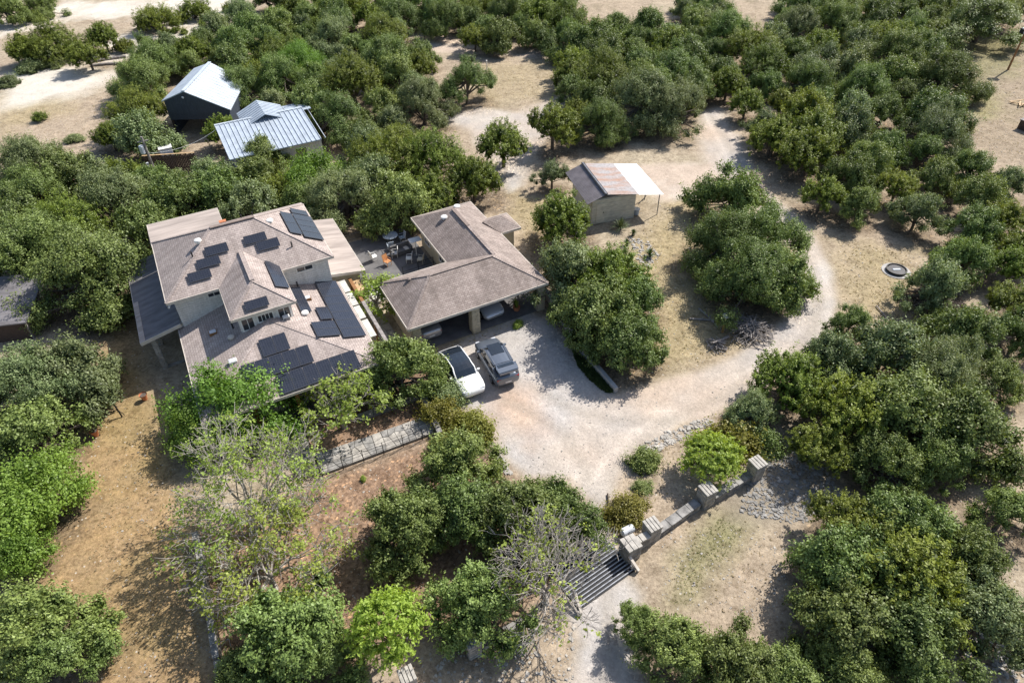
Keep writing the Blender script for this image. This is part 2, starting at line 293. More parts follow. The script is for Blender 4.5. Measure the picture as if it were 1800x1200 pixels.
# ------------------------------------------------------------------ trees: positions first (litter under them goes into the ground)
# (x, y) pixel of the crown's middle, crown radius in pixels, kind, label ; kinds: oak grey juniper bright willow pecan yellow
TREES = [
 # left of the house
 (55, 330, 62, 'oak', 'dark live oak at the left edge of the photo, just below the bare caliche slope'),
 (120, 300, 48, 'oak', 'dark round live oak below the eroded bare slope, second from the left edge'),
 (190, 330, 62, 'grey', 'grey-green live oak on the slope below the utility pole, left of it'),
 (300, 345, 55, 'oak', 'live oak directly below the utility pole and dark plank fence'),
 (380, 330, 52, 'oak', 'live oak between the plank fence and the back roof of the big house'),
 (250, 385, 58, 'oak', 'live oak touching the back left corner of the big house roof'),
 (105, 385, 62, 'juniper', 'yellow-green juniper showing among the dark oaks left of the house'),
 (48, 425, 84, 'oak', 'broad dark live oak above the neighbouring grey shed roof at the left edge'),
 (150, 460, 95, 'oak', 'largest live oak left of the big house, its crown nearly touching the lean-to roof'),
 (20, 370, 50, 'oak', 'dark oak cut by the left edge of the photo above the grey shed'),
 (114, 642, 73, 'grey', 'grey-green live oak on the lawn left of the two clay pots'),
 (52, 662, 88, 'grey', 'wide grey-green live oak below the grey shed roof at the left edge'),
 (48, 750, 72, 'oak', 'dark live oak in front of the grey-green pair on the left lawn'),
 (35, 872, 82, 'bright', 'bright yellow-green feathery tree at the left edge of the lawn'),
 (15, 950, 55, 'bright', 'small bright feathery tree cut by the left edge of the photo'),
 (45, 1095, 82, 'oak', 'live oak in the bottom left corner with a gap in its crown'),
 (90, 1150, 60, 'oak', 'small dark oak crown at the bottom left, in front of the corner oak'),
 # around the house
 (408, 694, 92, 'bright', 'bright feathery green tree against the front left corner of the solar roof'),
 (350, 742, 56, 'bright', 'smaller bright feathery crown left of the tree at the solar roof corner'),
 (690, 632, 82, 'oak', 'dense round live oak between the solar roof and the white electric car'),
 (650, 655, 48, 'oak', 'small live oak crown beside the brick fire ring in front of the house'),
 (798, 800, 80, 'oak', 'live oak between the stone walkway and the gravel turning area'),
 (712, 910, 85, 'oak', 'live oak spreading left over the mulch yard in the middle foreground'),
 (812, 885, 85, 'oak', 'central live oak of the foreground clump beside the driveway'),
 (905, 895, 95, 'oak', 'live oak of the foreground clump just left of the drive bend'),
 (985, 885, 70, 'oak', 'live oak of the foreground clump reaching out over the drive'),
 (840, 1050, 88, 'oak', 'dense live oak above the lone stone pillar at the bottom'),
 (505, 1105, 105, 'oak', 'big round live oak at the bottom, right of the long low stone edge'),
 (570, 1140, 60, 'oak', 'smaller oak crown on the right flank of the big bottom oak'),
 (420, 1175, 55, 'oak', 'small oak crown beside the foot of the low stone edge'),
 # bottom right
 (1120, 1090, 45, 'oak', 'small live oak right of the lower drive below the cattle guard'),
 (1190, 1135, 75, 'oak', 'live oak right of the lower drive at the bottom of the photo'),
 (1300, 1165, 75, 'oak', 'low live oak at the bottom right of the lower drive, second from it'),
 (1385, 1185, 62, 'oak', 'oak crown cut by the bottom edge, third right of the lower drive'),
 (1492, 905, 60, 'juniper', 'yellow-green cedar below the rocky shade right of the gate pillars'),
 (1600, 918, 80, 'oak', 'broad live oak at the top of the large bottom right thicket'),
 (1490, 985, 85, 'oak', 'live oak at the left side of the large bottom right thicket'),
 (1600, 1010, 98, 'juniper', 'sprawling yellow-green cedar in the middle of the bottom right thicket'),
 (1490, 1085, 88, 'oak', 'dark live oak at the lower left of the bottom right thicket'),
 (1610, 1100, 82, 'oak', 'live oak at the lower middle of the bottom right thicket'),
 (1712, 972, 68, 'oak', 'live oak in the bottom right thicket near the right edge'),
 (1740, 1060, 75, 'grey', 'lighter green leafy tree in the bottom right thicket at the right edge'),
 (1500, 1175, 60, 'oak', 'oak crown at the bottom edge below the bottom right thicket'),
 (1620, 1185, 48, 'oak', 'small oak at the bottom edge near the bare rocky patch'),
 (1785, 890, 50, 'oak', 'dark oak at the right edge between the two right hand thickets'),
 # right middle mass
 (1390, 655, 70, 'juniper', 'dark yellow-green cedar leaning over the drive bend with bare limbs showing'),
 (1325, 715, 48, 'grey', 'small grey-green oak at the edge of the drive above the yellow shrub'),
 (1465, 620, 62, 'grey', 'live oak crown nearest the drive bend in the right thicket'),
 (1560, 610, 85, 'grey', 'grey-green live oak at the top of the right hand thicket'),
 (1665, 640, 85, 'grey', 'grey-green live oak at the upper right of the right hand thicket'),
 (1490, 715, 80, 'juniper', 'cedar in the middle of the right hand thicket with grey dead branches'),
 (1590, 710, 85, 'oak', 'live oak in the centre of the right hand thicket'),
 (1700, 735, 85, 'oak', 'live oak near the right edge of the right hand thicket'),
 (1448, 780, 54, 'juniper', 'low cedar at the lower left of the right hand thicket above the rocks'),
 (1555, 795, 64, 'oak', 'live oak at the foot of the right hand thicket'),
 (1655, 798, 58, 'oak', 'live oak at the lower right of the right hand thicket'),
 (1765, 660, 40, 'oak', 'small oak by the right edge beside the right hand thicket'),
 # island between garage and drive
 (985, 378, 62, 'juniper', 'rounded cedar between the garage roof and the rusty shed'),
 (1000, 462, 70, 'grey', 'grey-green oak at the back right corner of the garage roof'),
 (1080, 478, 72, 'juniper', 'yellow-green cedar below the sotol plant, right of the garage'),
 (1055, 545, 78, 'oak', 'oak beside the concrete retaining wall right of the garage'),
 (1120, 520, 62, 'oak', 'oak on the right side of the grove right of the garage'),
 (1105, 590, 70, 'oak', 'lowest live oak of the grove, above the drive and retaining wall'),
 (1290, 330, 58, 'oak', 'upper lobe oak of the big clump inside the drive loop'),
 (1280, 410, 78, 'oak', 'left live oak of the big clump inside the drive loop'),
 (1345, 400, 70, 'oak', 'right live oak of the big clump inside the drive loop'),
 (1322, 470, 80, 'oak', 'largest live oak of the clump inside the drive loop, above the birdhouse'),
 (1375, 475, 60, 'oak', 'live oak overhanging the drive at the right side of the loop clump'),
 # middle distance
 (884, 242, 46, 'juniper', 'lone small round cedar standing on the pale clearing above the garage'),
 (972, 210, 45, 'juniper', 'upright dark cedar right of the lone round one on the clearing'),
 (970, 298, 26, 'grey', 'small grey-green shrub-like tree at the left end of the rusty shed'),
 (1055, 200, 52, 'oak', 'oak between the upright cedar and the wide-limbed live oak above the shed'),
 (1125, 160, 62, 'grey', 'wide live oak with thick dark limbs above the shed'),
 (1190, 175, 58, 'grey', 'grey-green oak crown right of the wide-limbed live oak above the shed'),
 (1060, 125, 52, 'juniper', 'cedar behind the wide-limbed live oak above the shed'),
 (1185, 110, 48, 'oak', 'oak behind the grey-green crown above the shed'),
 (818, 128, 46, 'oak', 'live oak standing alone at the left side of the clearing with visible trunk'),
 (742, 170, 52, 'grey', 'grey-green oak left of the oak standing alone on the clearing'),
 (690, 205, 30, 'grey', 'small round grey-green oak left of the clearing below the woods'),
 (680, 262, 70, 'juniper', 'cedar behind the courtyard, left of two others'),
 (762, 268, 66, 'juniper', 'cedar behind the garage ridge in the row above the courtyard'),
 (832, 308, 54, 'juniper', 'cedar nearest the garage roof in the row above the courtyard'),
 (708, 345, 60, 'oak', 'oak overhanging the back fence of the courtyard'),
 (648, 308, 55, 'grey', 'grey-green tree filling the gap behind the left rear of the courtyard'),
 (752, 332, 48, 'juniper', 'low cedar between the courtyard table and the row behind it'),
 (600, 330, 66, 'grey', 'grey-green tree directly behind the solar roof, left of the courtyard'),
 (545, 300, 50, 'bright', 'lighter green tree behind the solar roof below the metal roofed house'),
 (640, 250, 42, 'grey', 'pale grey-green tree right of the long metal roof'),
 (460, 265, 40, 'oak', 'oak growing against the front of the long metal roof'),
 (370, 300, 36, 'grey', 'grey-green tree right of the plank fence below the metal roof corner'),
 (390, 225, 30, 'juniper', 'small cedar between the dark barn and the long metal roof'),
 # bushes at top left
 (85, 72, 62, 'juniper', 'largest bushy cedar of the group on the bare slope at the top left'),
 (150, 90, 34, 'juniper', 'bushy cedar at the right end of the group on the bare slope'),
 (178, 58, 34, 'juniper', 'bushy cedar at the back of the group on the bare slope'),
 (40, 80, 34, 'juniper', 'bushy cedar at the left end of the group on the bare slope'),
 (215, 78, 22, 'juniper', 'small cedar bush right of the group on the bare slope'),
 (275, 28, 50, 'juniper', 'wide low cedar bush at the top above the bare slope'),
 (338, 14, 28, 'juniper', 'cedar bush touching the top edge right of the wide low one'),
 (70, 8, 30, 'oak', 'dark bush cut by the top edge near the upper left corner'),
 (12, 10, 24, 'oak', 'dark tree in the very top left corner'),
 (250, 230, 46, 'grey', 'grey-green tree left of the dark barn, behind the utility pole'),
 (240, 185, 48, 'juniper', 'cedar against the left wall of the dark barn'),
 (190, 232, 34, 'juniper', 'low cedar at the edge of the bare slope left of the utility pole'),
 (245, 128, 48, 'oak', 'oak behind the dark barn at its left, bordering the bare slope'),
 (520, 100, 40, 'bright', 'bright yellow-green crown standing out in the woods behind the barns'),
 (1650, 490, 48, 'grey', 'round grey-green oak between the fire ring and the brush pile'),
 (1665, 120, 50, 'oak', 'dark live oak at the right border of the woods facing the dry field'),
 (1735, 20, 62, 'oak', 'spreading live oak with dark trunk at the top right above its shadow'),
 (1362, 232, 40, 'juniper', 'olive green cedar at the edge of the dirt track right of the woods'),
 (1500, 555, 30, 'oak', 'small oak standing right of the drive, left of the brush pile'),
]
# woods: polygon of crowns (pixels), spacing in metres, kinds, label, group
WOODS = [
 ([(0, 290), (90, 275), (200, 285), (290, 310), (430, 285), (540, 285), (560, 345), (380, 362), (262, 395), (235, 440), (215, 490), (110, 520), (0, 480)], 5.2, 'oak grey oak juniper', 'oak or cedar in the dense belt between the barns and the big house', 'trees of the belt behind the big house'),
 ([(225, 95), (320, 60), (420, 25), (560, 10), (700, 35), (742, 90), (735, 150), (660, 205), (600, 232), (560, 200), (520, 175), (420, 165), (395, 120), (345, 98), (285, 130), (250, 150)], 5.0, 'oak grey juniper oak', 'tree in the dense woods behind the two metal roofed barns', 'trees of the woods behind the barns'),
 ([(450, -15), (1000, -15), (1000, 45), (960, 60), (900, 50), (850, 62), (800, 40), (740, 25), (640, 20), (470, 5)], 5.4, 'oak oak juniper', 'dark tree in the far row along the top edge above the pale track', 'trees of the far row along the top'),
 ([(1010, 60), (1080, 20), (1200, 45), (1240, 90), (1240, 150), (1210, 205), (1100, 205), (1010, 190), (1005, 120)], 5.0, 'oak juniper oak', 'tree in the grove above the shed between the clearing and the dirt track', 'trees of the grove above the shed'),
 ([(1210, 60), (1280, 45), (1340, 60), (1400, 40), (1500, 30), (1640, 60), (1700, 110), (1705, 160), (1660, 200), (1650, 240), (1700, 275), (1800, 300), (1810, 420), (1700, 400), (1560, 400), (1480, 375), (1430, 335), (1385, 275), (1345, 205), (1290, 150)], 5.0, 'oak grey oak juniper', 'tree in the big woods between the dirt track and the dry field at the right', 'trees of the big woods at the right'),
 ([(1380, -20), (1800, -20), (1800, 15), (1700, 50), (1560, 60), (1450, 45), (1380, 30)], 5.2, 'oak oak juniper', 'dark tree in the woods along the top right edge', 'trees of the top right woods'),
 ([(1480, 370), (1600, 400), (1720, 400), (1810, 420), (1810, 640), (1740, 590), (1680, 560), (1690, 470), (1600, 430), (1500, 420)], 5.2, 'oak juniper oak', 'tree in the shady woods behind the brush pile at the right edge', 'trees of the woods behind the brush pile'),
 ([(1205, -10), (1265, -10), (1270, 50), (1215, 70)], 5.0, 'oak grey', 'dark green tree left of the pale gap at the top edge', 'trees left of the pale gap at the top'),
]
def in_poly(x, y, poly):
    c = False; j = len(poly) - 1
    for i in range(len(poly)):
        if (poly[i][1] > y) != (poly[j][1] > y) and x < (poly[j][0] - poly[i][0]) * (y - poly[i][1]) / (poly[j][1] - poly[i][1]) + poly[i][0]: c = not c
        j = i
    return c
TALL = ('lone small', 'upright', 'live oak standing alone', 'wide live oak', 'small grey-green shrub', 'spreading live', 'young')
CROWN_Z = {'oak': 0.56, 'grey': 0.56, 'juniper': 0.52, 'bright': 0.58, 'willow': 0.55}
placed = []                    # (x, y, R, H, kind, label, group)
rt_ = random.Random(11)
for (px, py, r, kind, label) in TREES:
    if 'slope' in label and kind == 'juniper': r *= .85
    elif py < 600 and not label.startswith(('dark live oak at the left', 'broad dark')): r *= 1.12
    zc = 3.0
    for _ in range(3):
        p = G(px, py, zc); d = (p - Vector((0, 0, CAM_H))).length; R = r * d / 1205.0
        bush = ' bush' in label and kind != 'bright'; tall = label.startswith(TALL)
        H = min(1.1 * R + 1.6, 6.8); H = min(H, 2.0 * R + 0.4)
        if bush: H = .95 * R
        if tall: H = min(1.35 * R + 1.3, 6.8)
        zc = (0.58 if tall else (0.46 if bush else 0.53)) * H
    placed.append((p.x, p.y, R, H, kind, label, None))
CLEAR = [(G(1575, 476), 2.2), (G(1560, 500), 2.2), (G(1630, 545), 2.0), (G(1655, 530), 1.8), (G(1540, 440), 2.0), (G(1400, 395), 1.0), (G(1350, 350), 1.0), (G(1300, 285), 1.2), (G(1262, 225), 1.2), (G(300, 300), 2.0), (G(340, 225), 2.0), (G(740, 100), 1.5)]
for poly, sp, kinds, label, group in WOODS:
    kinds = kinds.split(); xs = [p[0] for p in poly]; ys = [p[1] for p in poly]
    for _ in range(3000):
        px = rt_.uniform(min(xs), max(xs)); py = rt_.uniform(min(ys), max(ys))
        if not in_poly(px, py, poly): continue
        p = G(px, py, 2.7); R = rt_.uniform(2.0, 4.3)
        if any((p.x - c_.x) ** 2 + (p.y - c_.y) ** 2 < (r_c + .85 * R) ** 2 for c_, r_c in CLEAR): continue
        if any((p.x - q[0]) ** 2 + (p.y - q[1]) ** 2 < ((0.67 if 'right' in label else 0.62) * (R + q[2])) ** 2 for q in placed): continue
        placed.append((p.x, p.y, R, 1.1 * R + 1.7, rt_.choice(kinds), label, group))
PLACES = {'trees of the belt behind the big house': 'belt behind the big house', 'trees of the woods behind the barns': 'woods behind the metal barns', 'trees of the far row along the top': 'far row along the top edge', 'trees of the grove above the shed': 'grove above the rusty shed', 'trees of the big woods at the right': 'big woods at the right', 'trees of the top right woods': 'woods at the top right', 'trees of the woods behind the brush pile': 'woods behind the brush pile', 'trees left of the pale gap at the top': 'gap at the top edge'}
ORD = 'first second third fourth fifth sixth seventh eighth ninth tenth eleventh twelfth thirteenth fourteenth fifteenth sixteenth seventeenth eighteenth nineteenth twentieth'.split()
for grp, place in PLACES.items():
    ids = [i for i, q in enumerate(placed) if q[6] == grp]; ids.sort(key=lambda i: -placed[i][1]); rows = max(1, round(math.sqrt(len(ids) / 2.2))); per_ = math.ceil(len(ids) / rows); names = ['nearest', 'second', 'third', 'fourth', 'fifth', 'sixth', 'seventh', 'eighth']
    for r_i in range(rows):
        row = sorted(ids[r_i * per_:(r_i + 1) * per_], key=lambda i: placed[i][0])
        for j, i in enumerate(row):
            q = placed[i]; look = ('broad ' if q[2] > 3.4 else ('small ' if q[2] < 2.5 else '')) + {'oak': 'dark oak', 'grey': 'grey-green oak', 'juniper': 'olive cedar'}[q[4]]
            placed[i] = q[:5] + (f"{look}, {ORD[min(j, 19)]} from left, {names[rows - 1 - r_i]} row of the {place}", grp)
# woods going on outside the frame, as the border trees imply
for _ in range(1500):
    side = rt_.random(); lab = None
    if side < 0.5: x, y = rt_.uniform(-95, 95), rt_.uniform(134, 165)
    elif side < 0.8: y = rt_.uniform(20, 150); x = 24 + y * 0.62 + rt_.uniform(3, 26)
    else: y = rt_.uniform(15, 110); x = -(26 + y * 0.62 + rt_.uniform(3, 22))
    R = rt_.uniform(2.4, 4.2)
    if any((x - q[0]) ** 2 + (y - q[1]) ** 2 < (0.8 * (R + q[2])) ** 2 for q in placed): continue
    if sum(1 for q in placed if q[6] == 'out') > 60: break
    placed.append((x, y, R, 1.2 * R + 2.4, rt_.choice(('oak', 'oak', 'grey', 'juniper')), 'tree growing beyond the area the photo covers', 'out'))

# ------------------------------------------------------------------ ground: one sheet, split by surface
def axis(lo, hi, step, far):
    a = list(np.arange(lo, hi + 1e-6, step)); s = step; x = hi; y = lo; up = []; dn = []
    while x < far: s *= 1.45; x += s; y -= s; up.append(x); dn.append(y)
    return np.array(dn[::-1] + a + up)
gx = axis(-98, 98, 0.4, 1600); gy = axis(2, 150, 0.4, 1600)
nx, ny = len(gx), len(gy)
GX, GY = np.meshgrid(gx, gy)
rs = np.random.RandomState(3)
def vnoise(X, Y, cell, seed):
    r = np.random.RandomState(seed); T = r.rand(256, 256)
    fx = X / cell; fy = Y / cell; ix = np.floor(fx).astype(int); iy = np.floor(fy).astype(int); tx = fx - ix; ty = fy - iy
    tx = tx * tx * (3 - 2 * tx); ty = ty * ty * (3 - 2 * ty)
    g = lambda a, b: T[a % 256, b % 256]
    return (g(ix, iy) * (1 - tx) + g(ix + 1, iy) * tx) * (1 - ty) + (g(ix, iy + 1) * (1 - tx) + g(ix + 1, iy + 1) * tx) * ty
def fbm(X, Y, cell, seed, o=4):
    s = 0; a = 1; n = 0
    for i in range(o): s = s + a * vnoise(X, Y, cell / 2 ** i, seed + i); n += a; a *= 0.55
    return s / n
def sdf(poly):
    P_ = [G(*p).xy for p in poly]; D = np.full(GX.shape, 1e9); inside = np.zeros(GX.shape, bool); j = len(P_) - 1
    for i in range(len(P_)):
        ax, ay = P_[j]; bx, by = P_[i]; ex, ey = bx - ax, by - ay
        t = np.clip(((GX - ax) * ex + (GY - ay) * ey) / (ex * ex + ey * ey + 1e-9), 0, 1)
        D = np.minimum(D, np.hypot(GX - ax - ex * t, GY - ay - ey * t))
        if ey != 0:
            cnd = ((by > GY) != (ay > GY)) & (GX < (ax - bx) * (GY - by) / (ay - by) + bx); inside ^= cnd
        j = i
    return np.where(inside, -D, D)
edge_n = (fbm(GX, GY, 2.2, 50) - 0.5)
def mask(poly, soft=0.5, wob=1.2): return np.clip(0.5 - (sdf(poly) + edge_n * wob) / (2 * soft), 0, 1)
DRIVE = [
 [(905, 540), (965, 565), (1005, 612), (1048, 662), (1085, 690), (1160, 668), (1230, 650), (1290, 628), (1340, 596), (1375, 560), (1410, 520), (1418, 480), (1405, 440), (1380, 405), (1410, 395), (1440, 430), (1462, 480), (1470, 530), (1462, 575), (1440, 612), (1395, 648), (1345, 675), (1290, 705), (1230, 735), (1180, 752), (1130, 780), (1098, 808), (1075, 850), (1062, 890), (1064, 930), (1092, 972), (1040, 1040), (1000, 1060), (1030, 960), (1036, 880), (1000, 842), (930, 832), (885, 800), (868, 765), (862, 735), (820, 715), (790, 700), (772, 650), (780, 612), (830, 590), (880, 568)],
 [(1000, 1070), (1100, 1005), (1135, 1040), (1120, 1110), (1125, 1160), (1135, 1200), (1140, 1290), (985, 1290), (1000, 1200), (1022, 1130)],
 [(1232, 195), (1265, 190), (1290, 225), (1315, 265), (1318, 300), (1345, 345), (1400, 380), (1420, 410), (1385, 430), (1330, 372), (1250, 345), (1165, 350), (1110, 290), (1235, 285), (1222, 240)],
 [(738, 40), (770, 45), (800, 70), (850, 82), (1005, 88), (1002, 104), (920, 98), (850, 96), (800, 92), (740, 84)],
 [(770, 205), (840, 190), (905, 195), (1000, 165), (1005, 180), (960, 240), (930, 300), (900, 330), (860, 280), (820, 225)],
]
m_drive = np.zeros(GX.shape)
for p in DRIVE[:2]: m_drive = np.maximum(m_drive, mask(p, 0.35, 0.9))
for p in DRIVE[2:]: m_drive = np.maximum(m_drive, mask(p, 0.7, 2.0))
m_calic = np.maximum(mask([(0, 130), (60, 118), (130, 112), (215, 130), (150, 165), (90, 178), (0, 190)], 2.0, 5), mask([(0, 40), (110, 5), (260, 0), (420, -10), (430, 12), (330, 50), (270, 62), (215, 30), (120, 34), (0, 62)], 1.5, 6))
m_calic = np.maximum(m_calic, mask([(215, 60), (300, 55), (420, 8), (440, 20), (300, 85), (180, 110), (160, 100)], 1.0, 4) * 0.9)
m_slope = mask([(0, 195), (120, 185), (225, 135), (240, 180), (180, 260), (60, 285), (0, 290)], 1.5, 3)
m_lawn = mask([(205, 480), (230, 520), (270, 690), (310, 840), (345, 950), (385, 1160), (400, 1290), (100, 1290), (150, 1100), (0, 1050), (0, 1000), (120, 900), (120, 800), (190, 700), (190, 560)], 1.0, 2)
m_mulch = mask([(440, 900), (560, 845), (700, 790), (760, 780), (860, 800), (900, 850), (1000, 900), (1010, 1000), (900, 1080), (700, 1150), (430, 1230), (385, 1150), (350, 950)], 0.7, 1.2)
m_mulch = np.maximum(m_mulch, mask([(510, 700), (640, 660), (760, 640), (790, 700), (770, 770), (560, 810), (505, 760)], 0.4, 0.6))
m_green = mask([(1265, 905), (1310, 925), (1290, 965), (1240, 1010), (1215, 1060), (1180, 1060), (1195, 990), (1225, 940)], 1.0, 1.5) * 0.75
m_green = np.maximum(m_green, mask([(1600, 60), (1720, 50), (1800, 70), (1800, 130), (1720, 140), (1650, 110)], 2.5, 6) * 0.55)
m_gold = np.maximum(mask([(960, 350), (1000, 420), (940, 440), (905, 380), (900, 340)], 1.0, 2), mask([(1200, 340), (1260, 350), (1300, 600), (1230, 640), (1110, 665), (1090, 500), (1130, 400)], 1.2, 3))
m_gold = np.maximum(m_gold, mask([(1470, 420), (1600, 440), (1640, 560), (1480, 560), (1475, 480)], 1.5, 4) * 0.8)
m_gold = np.maximum(m_gold, mask([(850, 110), (1000, 108), (1000, 170), (860, 185), (770, 170)], 1.5, 5) * 0.6)
m_gold = np.maximum(m_gold, mask([(0, 195), (110, 165), (130, 200), (60, 215), (0, 235)], 1.5, 4) * 0.8)
m_gold = np.maximum(m_gold, mask([(800, 590), (905, 555), (925, 566), (840, 600), (790, 615)], 0.4, 0.6))
m_field = mask([(1690, 100), (1800, 60), (1900, 60), (1900, 320), (1800, 290), (1680, 250), (1660, 190)], 2.0, 5)
m_rocky = mask([(1340, 800), (1420, 740), (1480, 820), (1480, 900), (1380, 920), (1300, 900), (1270, 860)], 1.2, 3)
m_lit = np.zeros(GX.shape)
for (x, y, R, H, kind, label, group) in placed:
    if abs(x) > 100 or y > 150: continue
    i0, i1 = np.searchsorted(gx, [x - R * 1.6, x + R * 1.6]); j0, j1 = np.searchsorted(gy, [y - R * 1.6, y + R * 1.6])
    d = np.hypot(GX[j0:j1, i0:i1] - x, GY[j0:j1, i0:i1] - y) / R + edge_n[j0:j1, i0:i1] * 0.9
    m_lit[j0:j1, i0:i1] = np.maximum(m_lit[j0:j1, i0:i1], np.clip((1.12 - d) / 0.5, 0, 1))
n1 = fbm(GX, GY, 9, 1); n2 = fbm(GX, GY, 2.5, 9); n3 = fbm(GX, GY, 1.0, 20, 2)
def L3(c): return np.array(c)[None, None, :]
def blend(a, c, m): return a * (1 - m[..., None]) + L3(c) * m[..., None]
C = np.zeros(GX.shape + (3,)) + L3((0.45, 0.365, 0.295))
C = blend(C, (0.47, 0.40, 0.32), np.clip((n1 - 0.5) * 4, 0, 1))
C = blend(C, (0.32, 0.265, 0.20), np.clip((n2 - 0.55) * 3.5, 0, 1) * 0.8)
C = blend(C, (0.46, 0.37, 0.30), m_slope * np.clip(n2 * 1.6, 0, 1))
C = blend(C, (0.41, 0.275, 0.155), m_lawn * (0.7 + 0.3 * n3))
C = blend(C, (0.46, 0.33, 0.17), m_lawn * np.clip((n2 - 0.5) * 3, 0, 0.7))
C = blend(C, (0.33, 0.25, 0.13), m_lawn * np.clip((n1 - 0.55) * 4, 0, 0.6))
C = blend(C, (0.43, 0.35, 0.235), m_gold * np.clip(0.4 + n2, 0, 1))
C = blend(C, (0.36, 0.29, 0.235), m_field * 0.8); C = blend(C, (0.33, 0.31, 0.16), m_field * np.clip((n1 - 0.5) * 4, 0, 0.8))
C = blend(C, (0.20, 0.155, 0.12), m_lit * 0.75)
C = blend(C, (0.335, 0.225, 0.17), m_mulch * 0.95)
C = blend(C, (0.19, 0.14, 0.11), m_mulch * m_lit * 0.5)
C = blend(C, (0.23, 0.235, 0.11), m_green)
C = blend(C, (0.62, 0.575, 0.50), m_calic * np.clip(0.35 + n2 * 1.1, 0, 1))
C = blend(C, (0.33, 0.29, 0.25), m_rocky * 0.7)
dr = m_drive
C = blend(C, (0.50, 0.435, 0.375), dr)
C = blend(C, (0.53, 0.42, 0.33), dr * np.clip((n1 - 0.52) * 5, 0, 0.7))
C = blend(C, (0.45, 0.43, 0.415), dr * np.clip((0.50 - n1) * 5, 0, 0.8))
C = blend(C, (0.57, 0.515, 0.45), dr * np.clip((n2 - 0.55) * 3, 0, 0.6))
C = blend(C, (0.50, 0.35, 0.25), mask([(880, 662), (950, 690), (965, 740), (925, 775), (885, 765), (850, 722)], 1.0, 2) * .7)
C *= (1 - (1 - dr) * (1 - m_calic) * 0.14)[..., None] * (1 - dr * 0.05)[..., None]
C[..., 2] *= 1 - (1 - dr) * (1 - m_calic) * .08
def line_dist(pts):
    P_ = [G(*p).xy for p in pts]; D = np.full(GX.shape, 1e9)
    for (ax, ay), (bx, by) in zip(P_[:-1], P_[1:]):
        ex, ey = bx - ax, by - ay; t = np.clip(((GX - ax) * ex + (GY - ay) * ey) / (ex * ex + ey * ey), 0, 1); D = np.minimum(D, np.hypot(GX - ax - ex * t, GY - ay - ey * t))
    return D
for ln in ([(1062, 1200), (1075, 1100), (1060, 1000), (1048, 900), (1072, 835), (1120, 780), (1180, 735), (1260, 700), (1340, 660), (1400, 618), (1432, 575), (1440, 530), (1432, 480), (1405, 425)], [(1048, 900), (1030, 820), (990, 760), (930, 720), (880, 700)], [(1180, 735), (1080, 740), (1000, 715), (940, 680)], [(1400, 400), (1345, 350), (1300, 290), (1270, 235), (1245, 195)], [(740, 60), (790, 80), (850, 90), (1000, 95)]):
    dd = line_dist(ln); rut = np.exp(-((dd - .8) / .28) ** 2) * (.5 + .7 * n2); mid_ = np.exp(-(dd / .35) ** 2)
    C *= (1 + .15 * rut)[..., None]; C = blend(C, (0.33, 0.29, 0.24), np.clip(mid_ * .35 * n3 * 2, 0, .4))
C *= (0.88 + 0.24 * n3)[..., None]
far = np.clip((np.maximum(np.abs(GX) - 98, GY - 150)) / 60, 0, 1)
C = blend(C, (0.14, 0.14, 0.07), far * 0.8)
Zg = (fbm(GX, GY, 7, 70) - 0.5) * 0.22 + (n3 - 0.5) * 0.05 * (1 - dr * 0.7)
Zg *= np.clip((np.hypot(GX + 8, GY - 33) - 6) / 8, 0.25, 1)
rocky_amp = np.clip(m_rocky + m_slope, 0, 1); Zg += rocky_amp * (n3 - 0.5) * 0.12
hz = np.clip((np.hypot(GX, GY - 60) - 120) / 600, 0, 1); Zg += hz * 14 * fbm(GX, GY, 260, 5)
Zg -= 0.06
# the court, terrace and house pad are level
# masks for the shader: R gravel, G grassy, B litter
K = np.stack([np.clip(dr + m_calic * 0.8 + m_rocky * 0.5, 0, 1), np.clip(m_lawn + m_gold + m_green + m_field * 0.6, 0, 1), np.clip(m_lit + m_mulch, 0, 1)], -1)
V = np.stack([GX, GY, Zg], -1).reshape(-1, 3)
ii = (np.arange(ny - 1)[:, None] * nx + np.arange(nx - 1)[None, :])
Fq = np.stack([ii, ii + 1, ii + nx + 1, ii + nx], -1).reshape(-1, 4)
cls = np.zeros((ny - 1, nx - 1), int)
mid = lambda a: (a[:-1, :-1] + a[1:, :-1] + a[:-1, 1:] + a[1:, 1:]) / 4
md = mid(m_drive); cls[mid(m_mulch) > 0.5] = 2; cls[mid(m_lawn) > 0.5] = 3; cls[(md > 0.5)] = 1
iy1 = mid(GY); cls[(md > 0.5) & (iy1 > 51.5)] = 4
cls = cls.reshape(-1)
